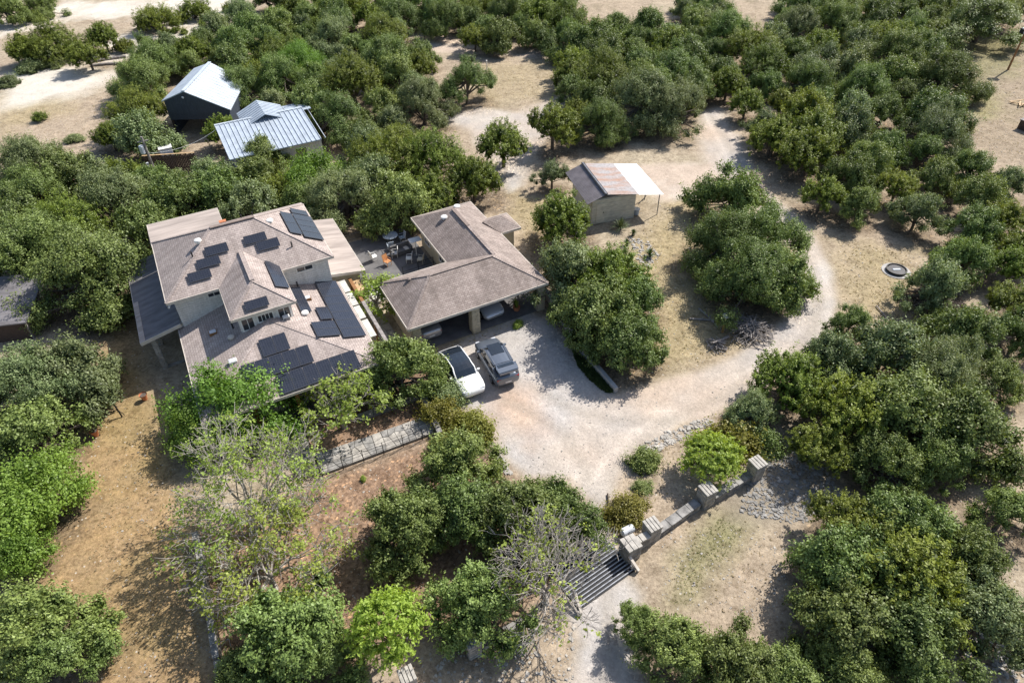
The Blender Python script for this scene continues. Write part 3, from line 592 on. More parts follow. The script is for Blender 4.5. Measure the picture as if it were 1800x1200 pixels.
def ground_mat():
    m, nt, b = nmat('ground_cover', 0.95, 0, 0.15)
    a = N(nt, 'ShaderNodeAttribute', attribute_name='base'); k = N(nt, 'ShaderNodeAttribute', attribute_name='cover')
    sp = nt.nodes.new('ShaderNodeSeparateColor'); nt.links.new(k.outputs['Color'], sp.inputs[0])
    tc = nt.nodes.new('ShaderNodeTexCoord'); P3 = tc.outputs['Object']
    def nz(scale, det=3, rough=0.6):
        n = N(nt, 'ShaderNodeTexNoise', Scale=scale, Detail=det, Roughness=rough); nt.links.new(P3, n.inputs['Vector']); return n.outputs[0]
    fine = ramp(nt, nz(5.5, 6, 0.8), [(0.34, (0.50, 0.47, 0.44)), (0.47, (0.92, 0.91, 0.90)), (0.56, (1.05,) * 3), (0.70, (1.42, 1.40, 1.36))])
    col = mixc(nt, a.outputs['Color'], fine, 1.0, 'MULTIPLY')
    med = ramp(nt, nz(1.3, 6, 0.75), [(0.36, (0.72, 0.70, 0.67)), (0.50, (1.0,) * 3), (0.65, (1.16, 1.15, 1.13))]); col = mixc(nt, col, med, 1.0, 'MULTIPLY')
    # gravel: evens out the blotches and adds small pebbles
    vo = N(nt, 'ShaderNodeTexVoronoi', Scale=9.0); nt.links.new(P3, vo.inputs['Vector'])
    peb = ramp(nt, vo.outputs['Color'], [(0.0, (0.86,) * 3), (1.0, (1.12,) * 3)])
    g = mixc(nt, a.outputs['Color'], peb, 1.0, 'MULTIPLY'); g = mixc(nt, g, ramp(nt, nz(2.4, 5, 0.7), [(0.3, (0.88, 0.87, 0.87)), (0.7, (1.09, 1.09, 1.08))]), 1.0, 'MULTIPLY')
    col = mixc(nt, col, g, sp.outputs[0])
    # litter: leaves as light and dark flecks
    v2 = N(nt, 'ShaderNodeTexVoronoi', Scale=7.0); nt.links.new(P3, v2.inputs['Vector'])
    fl = ramp(nt, v2.outputs['Color'], [(0.1, (0.62, 0.58, 0.55)), (0.6, (1.0, 1.0, 1.0)), (0.84, (1.25, 1.2, 1.1)), (0.92, (2.1, 1.9, 1.6))])
    col = mixc(nt, col, mixc(nt, col, fl, 1.0, 'MULTIPLY'), sp.outputs[2])
    # grass tufts
    tf = ramp(nt, nz(4.5, 5, 0.8), [(0.38, (0.84, 0.86, 0.76)), (0.52, (1.0, 1.0, 1.0)), (0.66, (1.12, 1.08, 0.96))])
    col = mixc(nt, col, mixc(nt, col, tf, 1.0, 'MULTIPLY'), sp.outputs[1])
    # pale stones showing in the bare soil
    v3 = N(nt, 'ShaderNodeTexVoronoi', Scale=2.6); nt.links.new(P3, v3.inputs['Vector'])
    st = ramp(nt, v3.outputs['Distance'], [(0.10, (1, 1, 1)), (0.16, (0, 0, 0))])
    rr = ramp(nt, v3.outputs['Color'], [(0.62, (0, 0, 0)), (0.66, (1, 1, 1))])
    stm = mixc(nt, st, rr, 1.0, 'MULTIPLY'); inv = N(nt, 'ShaderNodeMath', operation='SUBTRACT'); inv.inputs[0].default_value = 1.0; nt.links.new(sp.outputs[0], inv.inputs[1])
    mu = N(nt, 'ShaderNodeMath', operation='MULTIPLY'); nt.links.new(inv.outputs[0], mu.inputs[0]); nt.links.new(stm, mu.inputs[1])
    mu2 = N(nt, 'ShaderNodeMath', operation='MULTIPLY'); nt.links.new(mu.outputs[0], mu2.inputs[0]); mu2.inputs[1].default_value = 0.75
    col = mixc(nt, col, (0.56, 0.52, 0.46), mu2.outputs[0])
    nt.links.new(col, b.inputs['Base Color'])
    bp = N(nt, 'ShaderNodeBump', Strength=0.8, Distance=0.07); nt.links.new(nz(6, 6, 0.8), bp.inputs['Height']); nt.links.new(bp.outputs[0], b.inputs['Normal'])
    return m
GM = ground_mat(); Cf = C.reshape(-1, 3); Kf = K.reshape(-1, 3)
def ground_piece(name, sel, label):
    F = Fq[sel]; used, invx = np.unique(F, return_inverse=True); F = invx.reshape(F.shape)
    me = bpy.data.meshes.new(name); me.vertices.add(len(used)); me.vertices.foreach_set('co', V[used].astype(np.float32).ravel())
    me.loops.add(F.size); me.loops.foreach_set('vertex_index', F.ravel().astype(np.int32)); me.polygons.add(len(F))
    me.polygons.foreach_set('loop_start', (np.arange(len(F)) * 4).astype(np.int32)); me.update(); me.validate()
    for nm, D in (('base', Cf), ('cover', Kf)):
        a = me.color_attributes.new(nm, 'FLOAT_COLOR', 'POINT'); a.data.foreach_set('color', np.concatenate([D[used], np.ones((len(used), 1))], 1).astype(np.float32).ravel())
    me.shade_smooth(); me.materials.append(GM); o = bpy.data.objects.new(name, me); COL.objects.link(o)
    tag(o, label, None, None, 'structure'); return o
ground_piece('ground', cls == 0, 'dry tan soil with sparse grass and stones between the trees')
ground_piece('driveway', cls == 1, 'pale gravel driveway and turning court from the cattle guard round to the back')
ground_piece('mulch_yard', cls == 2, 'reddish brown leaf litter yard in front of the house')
ground_piece('lawn', cls == 3, 'dry golden lawn at the left of the house')
ground_piece('dirt_track', cls == 4, 'pale dirt track leading past the shed to the clearing')
def ground_z(x, y):
    i = min(max(np.searchsorted(gx, x) - 1, 0), nx - 2); j = min(max(np.searchsorted(gy, y) - 1, 0), ny - 2)
    return float(Zg[j, i])

# ------------------------------------------------------------------ hip roof helper (house-grid coordinates)
def mesh_from_faces(name, mat, parent, faces, t=0.14):
    mb = MB()
    for f in faces:
        n = (Vector(f[1]) - Vector(f[0])).cross(Vector(f[2]) - Vector(f[0]))
        mb.slab(f if n.z > 0 else f[::-1], t)
    return mb.build(name, mat, parent)
def eaves(parent, pts, w=0.05, h=0.2, mat='fascia'):
    mb = MB()
    for a, b in zip(pts[:-1], pts[1:]): mb.beam((a[0], a[1], a[2] - 0.09), (b[0], b[1], b[2] - 0.09), w, h)
    return mb.build('fascia', mat, parent)
def caps(parent, segs, mat='ridge', w=0.26, h=0.05, name='ridge_cap'):
    up_ = 0.03 if name != 'hip_cap' else -0.002
    for a, b in segs: MB().beam((a[0], a[1], a[2] + up_), (b[0], b[1], b[2] + up_), w, h).build(name, mat, parent)
PANEL = {}
def panel(parent, c, e1, e2, w, l):
    """one solar panel, centre c, e1 along the eave (w), e2 up the slope (l)"""
    key = (round(w, 2), round(l, 2))
    if key not in PANEL:
        a = MB().box(-w / 2 + .03, w / 2 - .03, -l / 2 + .03, l / 2 - .03, -0.02, 0.018).build('solar_panel', 'panel', None)
        f = MB().box(-w / 2 + .008, w / 2 - .008, -l / 2 + .008, -l / 2 + .03, -0.02, 0.025).box(-w / 2 + .008, w / 2 - .008, l / 2 - .03, l / 2 - .008, -0.02, 0.025).box(-w / 2 + .008, -w / 2 + .03, -l / 2 + .03, l / 2 - .03, -0.02, 0.025).box(w / 2 - .03, w / 2 - .008, -l / 2 + .03, l / 2 - .03, -0.02, 0.025).build('panel_frame', 'panel_frame', None)
        PANEL[key] = (a.data, f.data); bpy.data.objects.remove(a); bpy.data.objects.remove(f)
    e1 = Vector(e1).normalized(); e2 = Vector(e2).normalized(); n = e1.cross(e2)
    if n.z < 0: e1 = -e1; n = e1.cross(e2)
    mt = Matrix((e1, e2, n)).transposed().to_4x4(); mt.translation = Vector(c) + n * 0.13
    o = bpy.data.objects.new('solar_panel', PANEL[key][0]); COL.objects.link(o); o.parent = parent; o.matrix_local = mt
    f = bpy.data.objects.new('panel_frame', PANEL[key][1]); COL.objects.link(f); f.parent = o
def panels(parent, plane, u0, u1, v0, v1, nu, nv, facing):
    """grid of panels over a rectangle of a roof plane given in plan"""
    for i in range(nu):
        for j in range(nv):
            ua, ub = u0 + (u1 - u0) * i / nu, u0 + (u1 - u0) * (i + 1) / nu; va, vb = v0 + (v1 - v0) * j / nv, v0 + (v1 - v0) * (j + 1) / nv
            c = ((ua + ub) / 2, (va + vb) / 2); z = plane(*c)
            pu = Vector((ub, c[1], plane(ub, c[1]))) - Vector((ua, c[1], plane(ua, c[1]))); pv = Vector((c[0], vb, plane(c[0], vb))) - Vector((c[0], va, plane(c[0], va)))
            panel(parent, (c[0], c[1], z), pu, pv, pu.length, abs(pv.length))
def dome(parent, u, v, z, r=0.22, mat='white'):
    MB().tube([(u, v, z - .1), (u, v, z + .08), (u, v, z + .1), (u, v, z + .2), (u, v, z + .26)], [r * .6, r * .6, r * 1.15, r * 1.05, r * .3], 14).build('roof_vent', mat, parent, smooth=False)
def pipe(parent, u, v, z, r=0.05, h=0.4): MB().tube([(u, v, z - .1), (u, v, z + h)], r, 8).build('vent_pipe', 'black', parent)
def window(parent, c, w, h, axis_u, facing, mull=1, name='window'):
    """window on a wall: axis_u True = wall runs along u ; facing +-1 outward"""
    def bx(a0, a1, d0, d1, z0, z1, mb):
        lo, hi = sorted((d0 * facing, d1 * facing))
        if axis_u: mb.box(c[0] + a0, c[0] + a1, c[1] + lo, c[1] + hi, c[2] + z0, c[2] + z1)
        else: mb.box(c[0] + lo, c[0] + hi, c[1] + a0, c[1] + a1, c[2] + z0, c[2] + z1)
    mb = MB(); t = 0.08
    bx(-w / 2 - t, w / 2 + t, -.02, .06, h / 2, h / 2 + t, mb); bx(-w / 2 - t, w / 2 + t, -.02, .08, -h / 2 - t, -h / 2, mb)
    bx(-w / 2 - t, -w / 2, -.02, .06, -h / 2, h / 2, mb); bx(w / 2, w / 2 + t, -.02, .06, -h / 2, h / 2, mb)
    fr = mb.build(name, 'white', parent)
    n = mull + 1
    for i in range(n):
        m2 = MB(); a0 = -w / 2 + w * i / n + 0.015; a1 = -w / 2 + w * (i + 1) / n - 0.015; bx(a0, a1, .0, .03, -h / 2, h / 2, m2); m2.build('pane', 'window_glass', fr)
    m3 = MB()
    for i in range(1, n): bx(-w / 2 + w * i / n - .02, -w / 2 + w * i / n + .02, .0, .05, -h / 2, h / 2, m3)
    if n > 1: m3.build('mullion', 'white', fr)
    return fr

# ------------------------------------------------------------------ main house
house = thing('house', 'large two storey house with pinkish shingle hip roofs covered in dark solar panels', 'house', HO, HR)
S = 0.54
pf = lambda u, v: 5.5 + S * v
pr = lambda u, v: 5.5 + S * (11.3 - u)
pl = lambda u, v: 5.5 + S * u
ZR = 5.5 + S * 4.15
r1, r2 = (4.15, 4.15, ZR), (7.15, 4.15, ZR)
A0, A1, A2, A3 = (0, 0, 5.5), (11.3, 0, 5.5), (11.3, 8.3, 5.5), (0, 8.3, 5.5)
# walls
MB().box(0.42, 10.9, 0.4, 8.0, 0, 5.40).build('wall', 'cream', house)
mesh_from_faces('roof', 'shingle', house, [[A0, A1, r2, r1], [A1, A2, r2], [A2, A3, r1, r2], [A3, A0, r1]])
eaves(house, [A0, A1, A2, A3, A0])
caps(house, [(A0, r1), (A1, r2), (A2, r2), (A3, r1)], 'shingle', 0.22, 0.03, 'hip_cap')
caps(house, [(r1, r2)], 'ridge', 0.3, 0.07, 'ridge_vent')
# rear flat wing
MB().box(0.2, 5.0, 8.3, 11.6, 0, 4.86).build('wall', 'cream', house)
MB().slab([(-0.1, 8.55, 5.12), (5.2, 8.55, 5.12), (5.2, 12.1, 4.95), (-0.1, 12.1, 4.95)], 0.1).build('roof', 'roll_roof', house)
eaves(house, [(-.1, 8.5, 5.08), (-.1, 12.1, 4.95), (5.2, 12.1, 4.95), (5.2, 8.5, 5.08)])
MB().slab([(5.2, 8.4, 5.42), (11.3, 8.4, 5.42), (11.3, 8.95, 5.3), (5.2, 8.95, 5.3)], 0.1).build('roof', 'roll_roof', house)
# dormer wing
d = [(3.4, -3.9, 5.5), (7.6, -3.9, 5.5), (5.5, -1.85, 6.6), (5.5, 2.1, 6.66), (3.4, 0.02, 5.52), (7.6, 0.02, 5.52)]
mesh_from_faces('dormer_roof', 'shingle', house, [[d[0], d[1], d[2]], [d[1], d[5], d[3], d[2]], [d[0], d[2], d[3], d[4]]])
eaves(house, [(3.4, -.02, 5.5), d[0], d[1], (7.6, -.02, 5.5)])
caps(house, [(d[0], d[2]), (d[1], d[2])], 'shingle', 0.22, 0.03, 'hip_cap')
caps(house, [(d[2], (5.5, 2.0, 6.63))], 'shingle', 0.3, 0.07, 'ridge_vent')
MB().box(3.8, 7.25, -3.55, 0.38, 3.0, 5.42).build('wall', 'cream', house)
window(house, (4.35, -3.55, 4.62), 0.72, 0.85, True, -1, 1); window(house, (5.5, -3.55, 4.75), 0.95, 0.5, True, -1, 3); window(house, (6.72, -3.55, 4.62), 0.72, 0.85, True, -1, 1)
mb = MB().box(6.5, 6.95, -3.98, -3.66, 4.2, 4.52); ac = mb.build('air_conditioner', 'white', house)
MB().box(6.55, 6.9, -3.995, -3.985, 4.25, 4.47).build('grille', 'steel', ac)
window(house, (9.2, 0.4, 4.95), 1.1, 0.36, True, -1, 1); window(house, (2.95, 0.4, 4.95), 0.75, 0.28, True, -1, 1)
# lower roof
L_ = 0.30; ap = (5.65, -3.75, 2.9 + L_ * 5.65)
lf = lambda u, v: 2.9 + L_ * (v + 9.4); lr = lambda u, v: 2.9 + L_ * (11.3 - u); ll = lambda u, v: 2.9 + L_ * u
B0, B1, B2, B3 = (0, -9.4, 2.9), (11.3, -9.4, 2.9), (11.3, 0.5, 2.9), (0, 0.5, 2.9); apb = (5.65, 0.5, 2.9 + L_ * 5.65)
mesh_from_faces('lower_roof', 'shingle', house, [[B0, B1, ap], [B1, B2, apb, ap], [B0, ap, apb, B3]])
eaves(house, [B3, B0, B1, B2])
caps(house, [(B0, ap), (B1, ap)], 'shingle', 0.22, 0.03, 'hip_cap')
MB().box(0.45, 10.8, -7.6, 0.36, 0, 2.78).build('wall', 'cream', house)
for u in (0.4, 3.0, 5.6, 8.2, 10.8): MB().box(u - .12, u + .12, -9.05, -8.81, -0.1, 2.78).build('porch_post', 'brown_wood', house)
MB().box(-0.1, 11.2, -9.3, -7.62, -0.1, 0.12).build('porch_floor', 'concrete_dark', house)
window(house, (2.4, -7.6, 1.5), 1.4, 1.2, True, -1, 1); window(house, (8.6, -7.6, 1.5), 1.4, 1.2, True, -1, 1)
dr_ = MB().box(5.0, 5.95, -7.66, -7.6, 0.12, 2.2).build('door', 'brown_wood', house); MB().box(5.82, 5.88, -7.72, -7.66, 1.05, 1.2).build('handle', 'black', dr_)
window(house, (10.9, 3.6, 4.6), 1.1, 0.7, False, 1, 1)
# lean-to at the left
MB().slab([(-2.45, 0.3, 2.85), (0.3, 0.3, 3.45), (0.3, 10.5, 3.45), (-2.45, 10.5, 2.85)], 0.12).build('lean_to_roof', 'dark_roof', house)
MB().slab([(-2.47, 0.28, 2.87), (-2.13, 0.28, 2.944), (-2.13, 5.2, 2.944), (-2.47, 5.2, 2.87)], 0.05).build('sunlit_edge', 'roll_roof', house)  # pale strip painting the sunlit tip of the shadowed lean-to roof
eaves(house, [(-2.47, 0.28, 2.82), (0.3, 0.28, 3.42)], h=0.26, mat='fascia'); eaves(house, [(-2.47, .28, 2.82), (-2.47, 10.5, 2.82)])
MB().box(0.1, 0.4, 0.6, 10.3, 0, 3.3).build('wall', 'cream', house)
def stones_box(mb, x0, x1, y0, y1, z0, z1, sx, sz, rnd, gap=0.02, out=0.03):
    """irregular stone blocks around a box core (one skin of blocks on all four sides)"""
    for axis_, fix, lo, hi in (('x', y0, x0, x1), ('x', y1, x0, x1), ('y', x0, y0, y1), ('y', x1, y0, y1)):
        z = z0
        while z < z1 - 0.05:
            h = min(rnd.uniform(.8, 1.25) * sz, z1 - z); a = lo
            while a < hi - 0.03:
                w = min(rnd.uniform(.6, 1.5) * sx, hi - a)
                if hi - a - w < sx * .35: w = hi - a
                o_ = out * rnd.uniform(.3, 1.3)
                if axis_ == 'x': mb.box(a + gap / 2, a + w - gap / 2, fix - o_, fix + o_, z + gap / 2, z + h - gap / 2)
                else: mb.box(fix - o_, fix + o_, a + gap / 2, a + w - gap / 2, z + gap / 2, z + h - gap / 2)
                a += w
            z += h
    return mb
rq = random.Random(5)
for v_, w_ in ((0.75, .16), (3.6, .14), (6.6, .14), (9.6, .14)):
    MB().box(-1.75 - w_, -1.75 + w_, v_ - w_, v_ + w_, -0.1, 2.9).build('porch_column', 'mortar', house)
    tag(stones_box(MB(), -1.75 - w_, -1.75 + w_, v_ - w_, v_ + w_, -0.1, 2.9, .2, .16, rq).build('column_stones', 'limestone', house), kind='stuff')
MB().box(-1.95, 0.4, 0.62, 0.86, -0.1, 0.05).build('porch_sill', 'limestone_grey', house)
# solar panels
panels(house, pf, 5.96, 7.48, 2.28, 2.88, 1, 1, 'f'); panels(house, pf, 6.63, 8.15, 1.62, 2.26, 1, 1, 'f')
panels(house, pf, 3.33, 4.84, 2.2, 2.84, 1, 1, 'f'); panels(house, pf, 2.58, 4.07, 1.52, 2.14, 1, 1, 'f'); panels(house, pf, 1.77, 3.25, 0.8, 1.42, 1, 1, 'f')
dfp = lambda u, v: 5.5 + .535 * (v + 3.9); drp = lambda u, v: 5.5 + .525 * (7.6 - u)
panels(house, dfp, 4.5, 5.98, -3.7, -3.1, 1, 1, 'f'); panels(house, drp, 6.68, 7.52, -2.5, 0.85, 1, 2, 'r')
panels(house, pr, 9.06, 9.86, 2.35, 5.65, 1, 2, 'r'); panels(house, pr, 9.9, 11.2, 2.05, 5.75, 1, 4, 'r'); panels(house, pr, 9.95, 11.1, 5.85, 6.65, 1, 1, 'r')
panels(house, lr, 9.6, 11.08, -6.6, 0.42, 1, 7, 'r'); panels(house, lr, 8.75, 9.57, -4.37, -2.9, 1, 1, 'r'); panels(house, lr, 8.02, 9.52, -6.28, -4.6, 1, 2, 'r')
panels(house, lr, 7.75, 8.45, -3.3, -0.2, 1, 2, 'r')
panels(house, lf, 4.55, 6.25, -6.42, -5.1, 2, 1, 'f'); panels(house, lf, 3.05, 7.3, -7.84, -6.5, 5, 1, 'f'); panels(house, lf, 4.75, 9.85, -9.32, -7.95, 6, 1, 'f')
for a, b in (((8.25, 2.1, pf(8.25, 1.4) - .3), (8.3, 0.3, 5.8)), ((7.75, 1.5, 6.35), (8.3, -0.3, 5.6))): pass
dome(house, 3.13, 3.39, 7.33); dome(house, 8.1, 3.75, pr(8.1, 0)); dome(house, 8.0, -3.63 + .2, lr(8.0, 0)); dome(house, 3.08, -3.5, ll(3.08, 0), .2, 'fascia')
pipe(house, 2.49, 2.53, 6.86); pipe(house, 8.87, 1.39, 6.25); pipe(house, 3.39, -2.61, 3.92); pipe(house, 8.38, .1, 3.8); pipe(house, 6.4, 5.1, pf(0, 3.2)); pipe(house, 7.2, 5.3, pf(0, 3.0))
mb = MB().box(4.9, 5.3, 5.0, 5.25, 6.9, 7.45); ch = mb.build('chimney', 'brick_red', house); MB().box(4.86, 5.34, 4.96, 5.29, 7.45, 7.5).build('chimney_cap', 'terracotta', ch)
for (u, v, z, t) in ((2.1, -1.97, ll(2.1, 0), 0), (2.73, -5.73, ll(2.73, 0), 0), (8.6, -1.62, lr(8.6, 0), 0)):
    sk = MB().box(u - .25, u + .25, v - .2, v + .2, z - .1, z + .16).build('skylight', 'brown_wood' if u > 8 or v > -3 else 'white', house)
    MB().box(u - .21, u + .21, v - .16, v + .16, z + .16, z + .19).build('pane', 'white_metal', sk)
# side roof to the right rear
MB().slab([(10.9, 1.1, 3.3), (13.55, 1.1, 2.8), (13.55, 9.6, 2.8), (10.9, 9.6, 3.3)], 0.12).build('side_roof', 'roll_roof', house)
eaves(house, [(10.9, 1.08, 3.28), (13.57, 1.08, 2.78), (13.57, 9.6, 2.78)], h=0.24)
MB().box(10.95, 13.2, 1.5, 9.4, 0, 2.75).build('wall', 'buff', house)
for v in (2.6, 5.4, 8.0): window(house, (13.2, v, 1.5), 1.1, 1.0, False, 1, 1)
# roof edge lamp at the left corner
lm = MB().tube([(0.15, 0.2, 5.2), (0.05, 0.0, 5.1)], .07, 8).build('flood_lamp', 'white', house)

# ------------------------------------------------------------------ pergola between the houses
pg = thing('pergola', 'narrow pergola of pale and brown beams between the solar roof and the garage', 'pergola', W(11.45, 0.9), HR)
for v in (0, -2.7, -5.4, -8.1): MB().box(.75, .89, v - .07, v + .07, -0.1, 2.3).build('post', 'brown_wood', pg)
MB().box(.7, .94, -3.0, .2, 2.3, 2.5).build('beam', 'brown_wood', pg); MB().box(.7, .94, -8.4, -3.02, 2.3, 2.5).build('beam', 'grey_wood', pg)
for v0_, v1_ in ((-1.5, .1), (-3.3, -1.65), (-5.0, -3.45), (-7.2, -5.2)): MB().box(-0.02, .42, v0_, v1_, 2.52, 2.58).build('board', 'pale_board', pg)
MB().box(.95, 1.5, -1.9, 0.1, 2.2, 2.26).build('board', 'wood', pg)

# ------------------------------------------------------------------ garage / guest house
gar = thing('garage', 'single storey garage and guest house with brown shingle hip roof and two open car bays', 'garage', HO, HR)
ZG = 2.7; sg = 0.53; gr = ZG + sg * 3.05
E0, E1 = (13.9, -6.95, ZG), (25.0, -6.95, ZG); E4 = (13.9, -0.85, ZG); h1 = (16.95, -3.9, gr); h2 = (21.95, -3.9, gr)
wl, wr = 19.45, 25.0; wv = 6.6; wm = (wl + wr) / 2; zr2 = ZG + sg * (wr - wl) / 2; wrb = (wm, wv - 2.775, zr2); wf = (wm, -3.9 + (gr - zr2) / sg * 0, zr2)
fA = [E0, E1, (21.95, -3.9, gr), h1]; fB = [E0, h1, E4]
vj = (wl, -0.85, ZG); jx = (wm, -0.85 - (wm - wl), ZG + sg * (wm - wl))
fC = [E4, h1, h2, jx, vj]
fD = [vj, jx, wrb, (wl, wv, ZG)]
fE = [E1, (wr, wv, ZG), wrb, jx, h2]
fF = [(wl, wv, ZG), wrb, (wr, wv, ZG)]
mesh_from_faces('roof', 'shingle_brown', gar, [fA, fB, fC, fD, fE, fF])
eaves(gar, [(wl, -.85, ZG), E4, E0, E1, (wr, wv, ZG), (wl, wv, ZG), (wl, -.85, ZG)])
caps(gar, [(E0, h1), (E4, h1), (E1, h2), (h1, h2), (jx, (wm, .9, zr2))], 'shingle_brown', .24, .03, 'hip_cap'); caps(gar, [((wm, .9, zr2), wrb)], 'ridge', .28, .07, 'ridge_vent')
# right bump-out
bz = (22.9, 2.05, ZG + sg * 1.3 + .03); bp_ = [(26.85, .75, ZG), (26.85, 3.35, ZG), (25.75, 2.05, ZG + sg * 1.3), (24.0, 2.05, ZG + sg * 1.3 + .0)]
mesh_from_faces('bay_roof', 'shingle_brown', gar, [[(25.0, .75, ZG + .01), bp_[0], bp_[2], bp_[3]], [bp_[0], bp_[1], bp_[2]], [bp_[1], (25.0, 3.35, ZG + .01), bp_[3], bp_[2]]])
eaves(gar, [(25.0, .75, ZG), bp_[0], bp_[1], (25.0, 3.35, ZG)])
MB().box(24.6, 26.4, 1.15, 2.95, 0, 2.6).build('wall', 'buff', gar)
# walls : guest wing and back wall of the bays
MB().box(20.0, 24.6, -0.9, 6.15, 0, 2.6).build('wall', 'buff', gar)
MB().box(14.35, 24.6, -1.15, -0.95, 0, 2.6).build('wall', 'buff', gar); MB().box(14.35, 14.6, -6.5, -1.15, 0, 2.6).build('wall', 'buff', gar)
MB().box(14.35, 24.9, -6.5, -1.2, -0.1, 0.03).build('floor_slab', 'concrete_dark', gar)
MB().box(24.42, 24.6, -3.5, -1.15, 0, 2.6).build('wall', 'buff', gar)
for u in (14.6, 19.15, 24.6):
    MB().box(u - .3, u + .3, -6.62, -6.02, 0, 2.58).build('pillar', 'mortar', gar)
    tag(stones_box(MB(), u - .3, u + .3, -6.62, -6.02, 0, 2.58, .3, .2, rq).build('pillar_stones', 'buff', gar), kind='stuff')
MB().box(14.3, 24.9, -6.5, -6.2, 2.35, 2.6).build('header_beam', 'fascia', gar)
window(gar, (20.0, 1.5, 1.5), 1.0, 0.9, False, -1, 1); window(gar, (20.0, 4.6, 1.5), 1.0, 0.9, False, -1, 1)
dome(gar, 21.3, 3.6, ZG + sg * 1.85, .25); dome(gar, 22.9, 4.6, ZG + sg * 1.9, .25); dome(gar, 15.7, -2.9, ZG + sg * 1.7, .14, 'shingle_brown')

# ------------------------------------------------------------------ shed with lean-to
sh = thing('shed', 'pale lap sided shed with rusty corrugated roof and white metal lean-to on posts', 'shed', (8.08, 53.32, 0), rad(14.5))
MB().box(-0.75, 3.32, 0.06, 5.2, -0.1, 2.3).build('wall', 'siding_cream', sh)
mb = MB().prism([(-.75, 0), (3.32, 0), (3.32, 0.05), (-.75, 0.05)], [2.3] * 4, [2.35, 2.45, 2.45, 2.35])
for i in range(12):
    z0 = -0.05 + i * 0.2; MB().box(-0.75, 3.34, 0.0 - (i % 2) * .004, 0.058, z0, z0 + 0.185).build('siding_board', 'siding_cream', sh)
    MB().box(3.322, 3.38, .06, 5.2, z0, z0 + .185).build('siding_board', 'siding_cream', sh)
dr_ = MB().box(-0.35, 0.45, -0.05, -0.006, 0.1, 2.0).build('door', 'siding_cream', sh); MB().box(.3, .36, -.1, -.05, 1.0, 1.1).build('handle', 'black', sh).parent = dr_
def corr(name, mat, parent, a, b, c_, d_, n, amp=0.03):
    """corrugated sheet over quad a-b (eave edge) c-d (top edge)"""
    a, b, c_, d_ = map(Vector, (a, b, c_, d_)); mb = MB(); vs = []; m_ = n * 4
    for i in range(m_ + 1):
        t = i / m_; o = Vector((0, 0, amp * (0, 1, 0, -1)[i % 4])); vs += [a.lerp(b, t) + o, d_.lerp(c_, t) + o]
    fs = [(2 * i, 2 * i + 2, 2 * i + 3, 2 * i + 1) for i in range(m_)]
    nrm = (vs[2] - vs[0]).cross(vs[1] - vs[0])
    if nrm.z < 0: fs = [f[::-1] for f in fs]
    o = mb.add(vs, fs).build(name, mat, parent); so = o.modifiers.new('s', 'SOLIDIFY'); so.thickness = 0.015; return o
corr('roof_sheet', 'rust_dark', sh, (-1.35, -.35, 2.3), (-1.35, 5.75, 2.3), (.35, 5.75, 3.0), (.35, -.35, 3.0), 30)
corr('roof_sheet', 'rust', sh, (3.45, -.35, 2.52), (3.45, 5.75, 2.52), (.3, 5.75, 3.0), (.3, -.35, 3.0), 30)
for k in range(5):
    v0 = -.35 + k * 1.22; corr('roof_sheet', 'galv_white', sh, (5.85, v0, 2.12), (5.85, v0 + 1.21, 2.12), (3.4, v0 + 1.21, 2.5), (3.4, v0, 2.5), 6, .02)
MB().beam((.33, -.37, 3.05), (.33, 5.77, 3.05), .3, .05).build('ridge_cap', 'black', sh); MB().beam((.33, -.38, 3.09), (.33, 5.78, 3.09), .12, .04).build('ridge_cap', 'steel', sh)
for v in (-.1, 2.7, 5.5): MB().tube([(5.6, v, -.1), (5.6, v, 2.12)], .045, 8).build('post', 'steel', sh)
MB().tube([(5.6, -.1, 2.08), (5.6, 5.5, 2.08)], .04, 6).build('beam', 'steel', sh)
MB().tube([(3.6, -.1, 1.35), (4.3, -.1, 2.1)], .035, 6).build('brace', 'steel', sh)
MB().prism([(-.75, .05), (3.32, .05), (3.32, 5.2), (-.75, 5.2)], 2.3, [2.38, 2.48, 2.48, 2.38]).build('gable', 'siding_cream', sh)
t = thing('storage_tub', 'pale blue plastic tub under the white lean-to beside the shed wall', 'tub', sh.matrix_world @ Vector((0, 0, 0)), 0)
t.location = Vector((8.08, 53.32, 0)) + Vector((math.cos(rad(14.5)) * 3.8 - math.sin(rad(14.5)) * .5, math.sin(rad(14.5)) * 3.8 + math.cos(rad(14.5)) * .5, 0))
MB().tube([(0, 0, -.03), (0, 0, .5), (0, 0, .52)], [.25, .3, .33], 14).build('body', 'galv', t); MB().tube([(0, 0, .52), (0, 0, .56)], [.34, .3], 14).build('lid', 'white', t)

# ------------------------------------------------------------------ barns at the back
bn = thing('barn', 'open fronted barn with bright metal gable roof and dark slate gable wall', 'barn', (0, 0, 0), 0)
bn.location = (-37.3, 73.8, 0)
ax_, rx_ = 2.45, 6.75
MB().slab([(-.25, -.1, 3.92), (ax_, -.1, 4.95), (ax_ + .3, 8.2, 5.1), (.7, 8.2, 4.45)], .1).build('roof_panel', 'galv', bn)
MB().slab([(ax_, -.1, 4.95), (rx_ + .2, -.1, 2.8), (rx_ - .4, 8.2, 2.95), (ax_ + .3, 8.2, 5.1)], .1).build('roof_panel', 'galv_rib', bn)
for k in range(1, 14):
    v = k * .6 - .1; f = v / 8.2
    MB().beam((ax_ + .3 * f, v, 4.99 + .15 * f), (rx_ + .2 - .6 * f, v, 2.85 + .15 * f), .03, .02).build('roof_seam', 'galv', bn)
MB().beam((ax_, -.12, 5.0), (ax_ + .3, 8.2, 5.15), .35, .05).build('ridge_cap', 'galv_rib', bn)
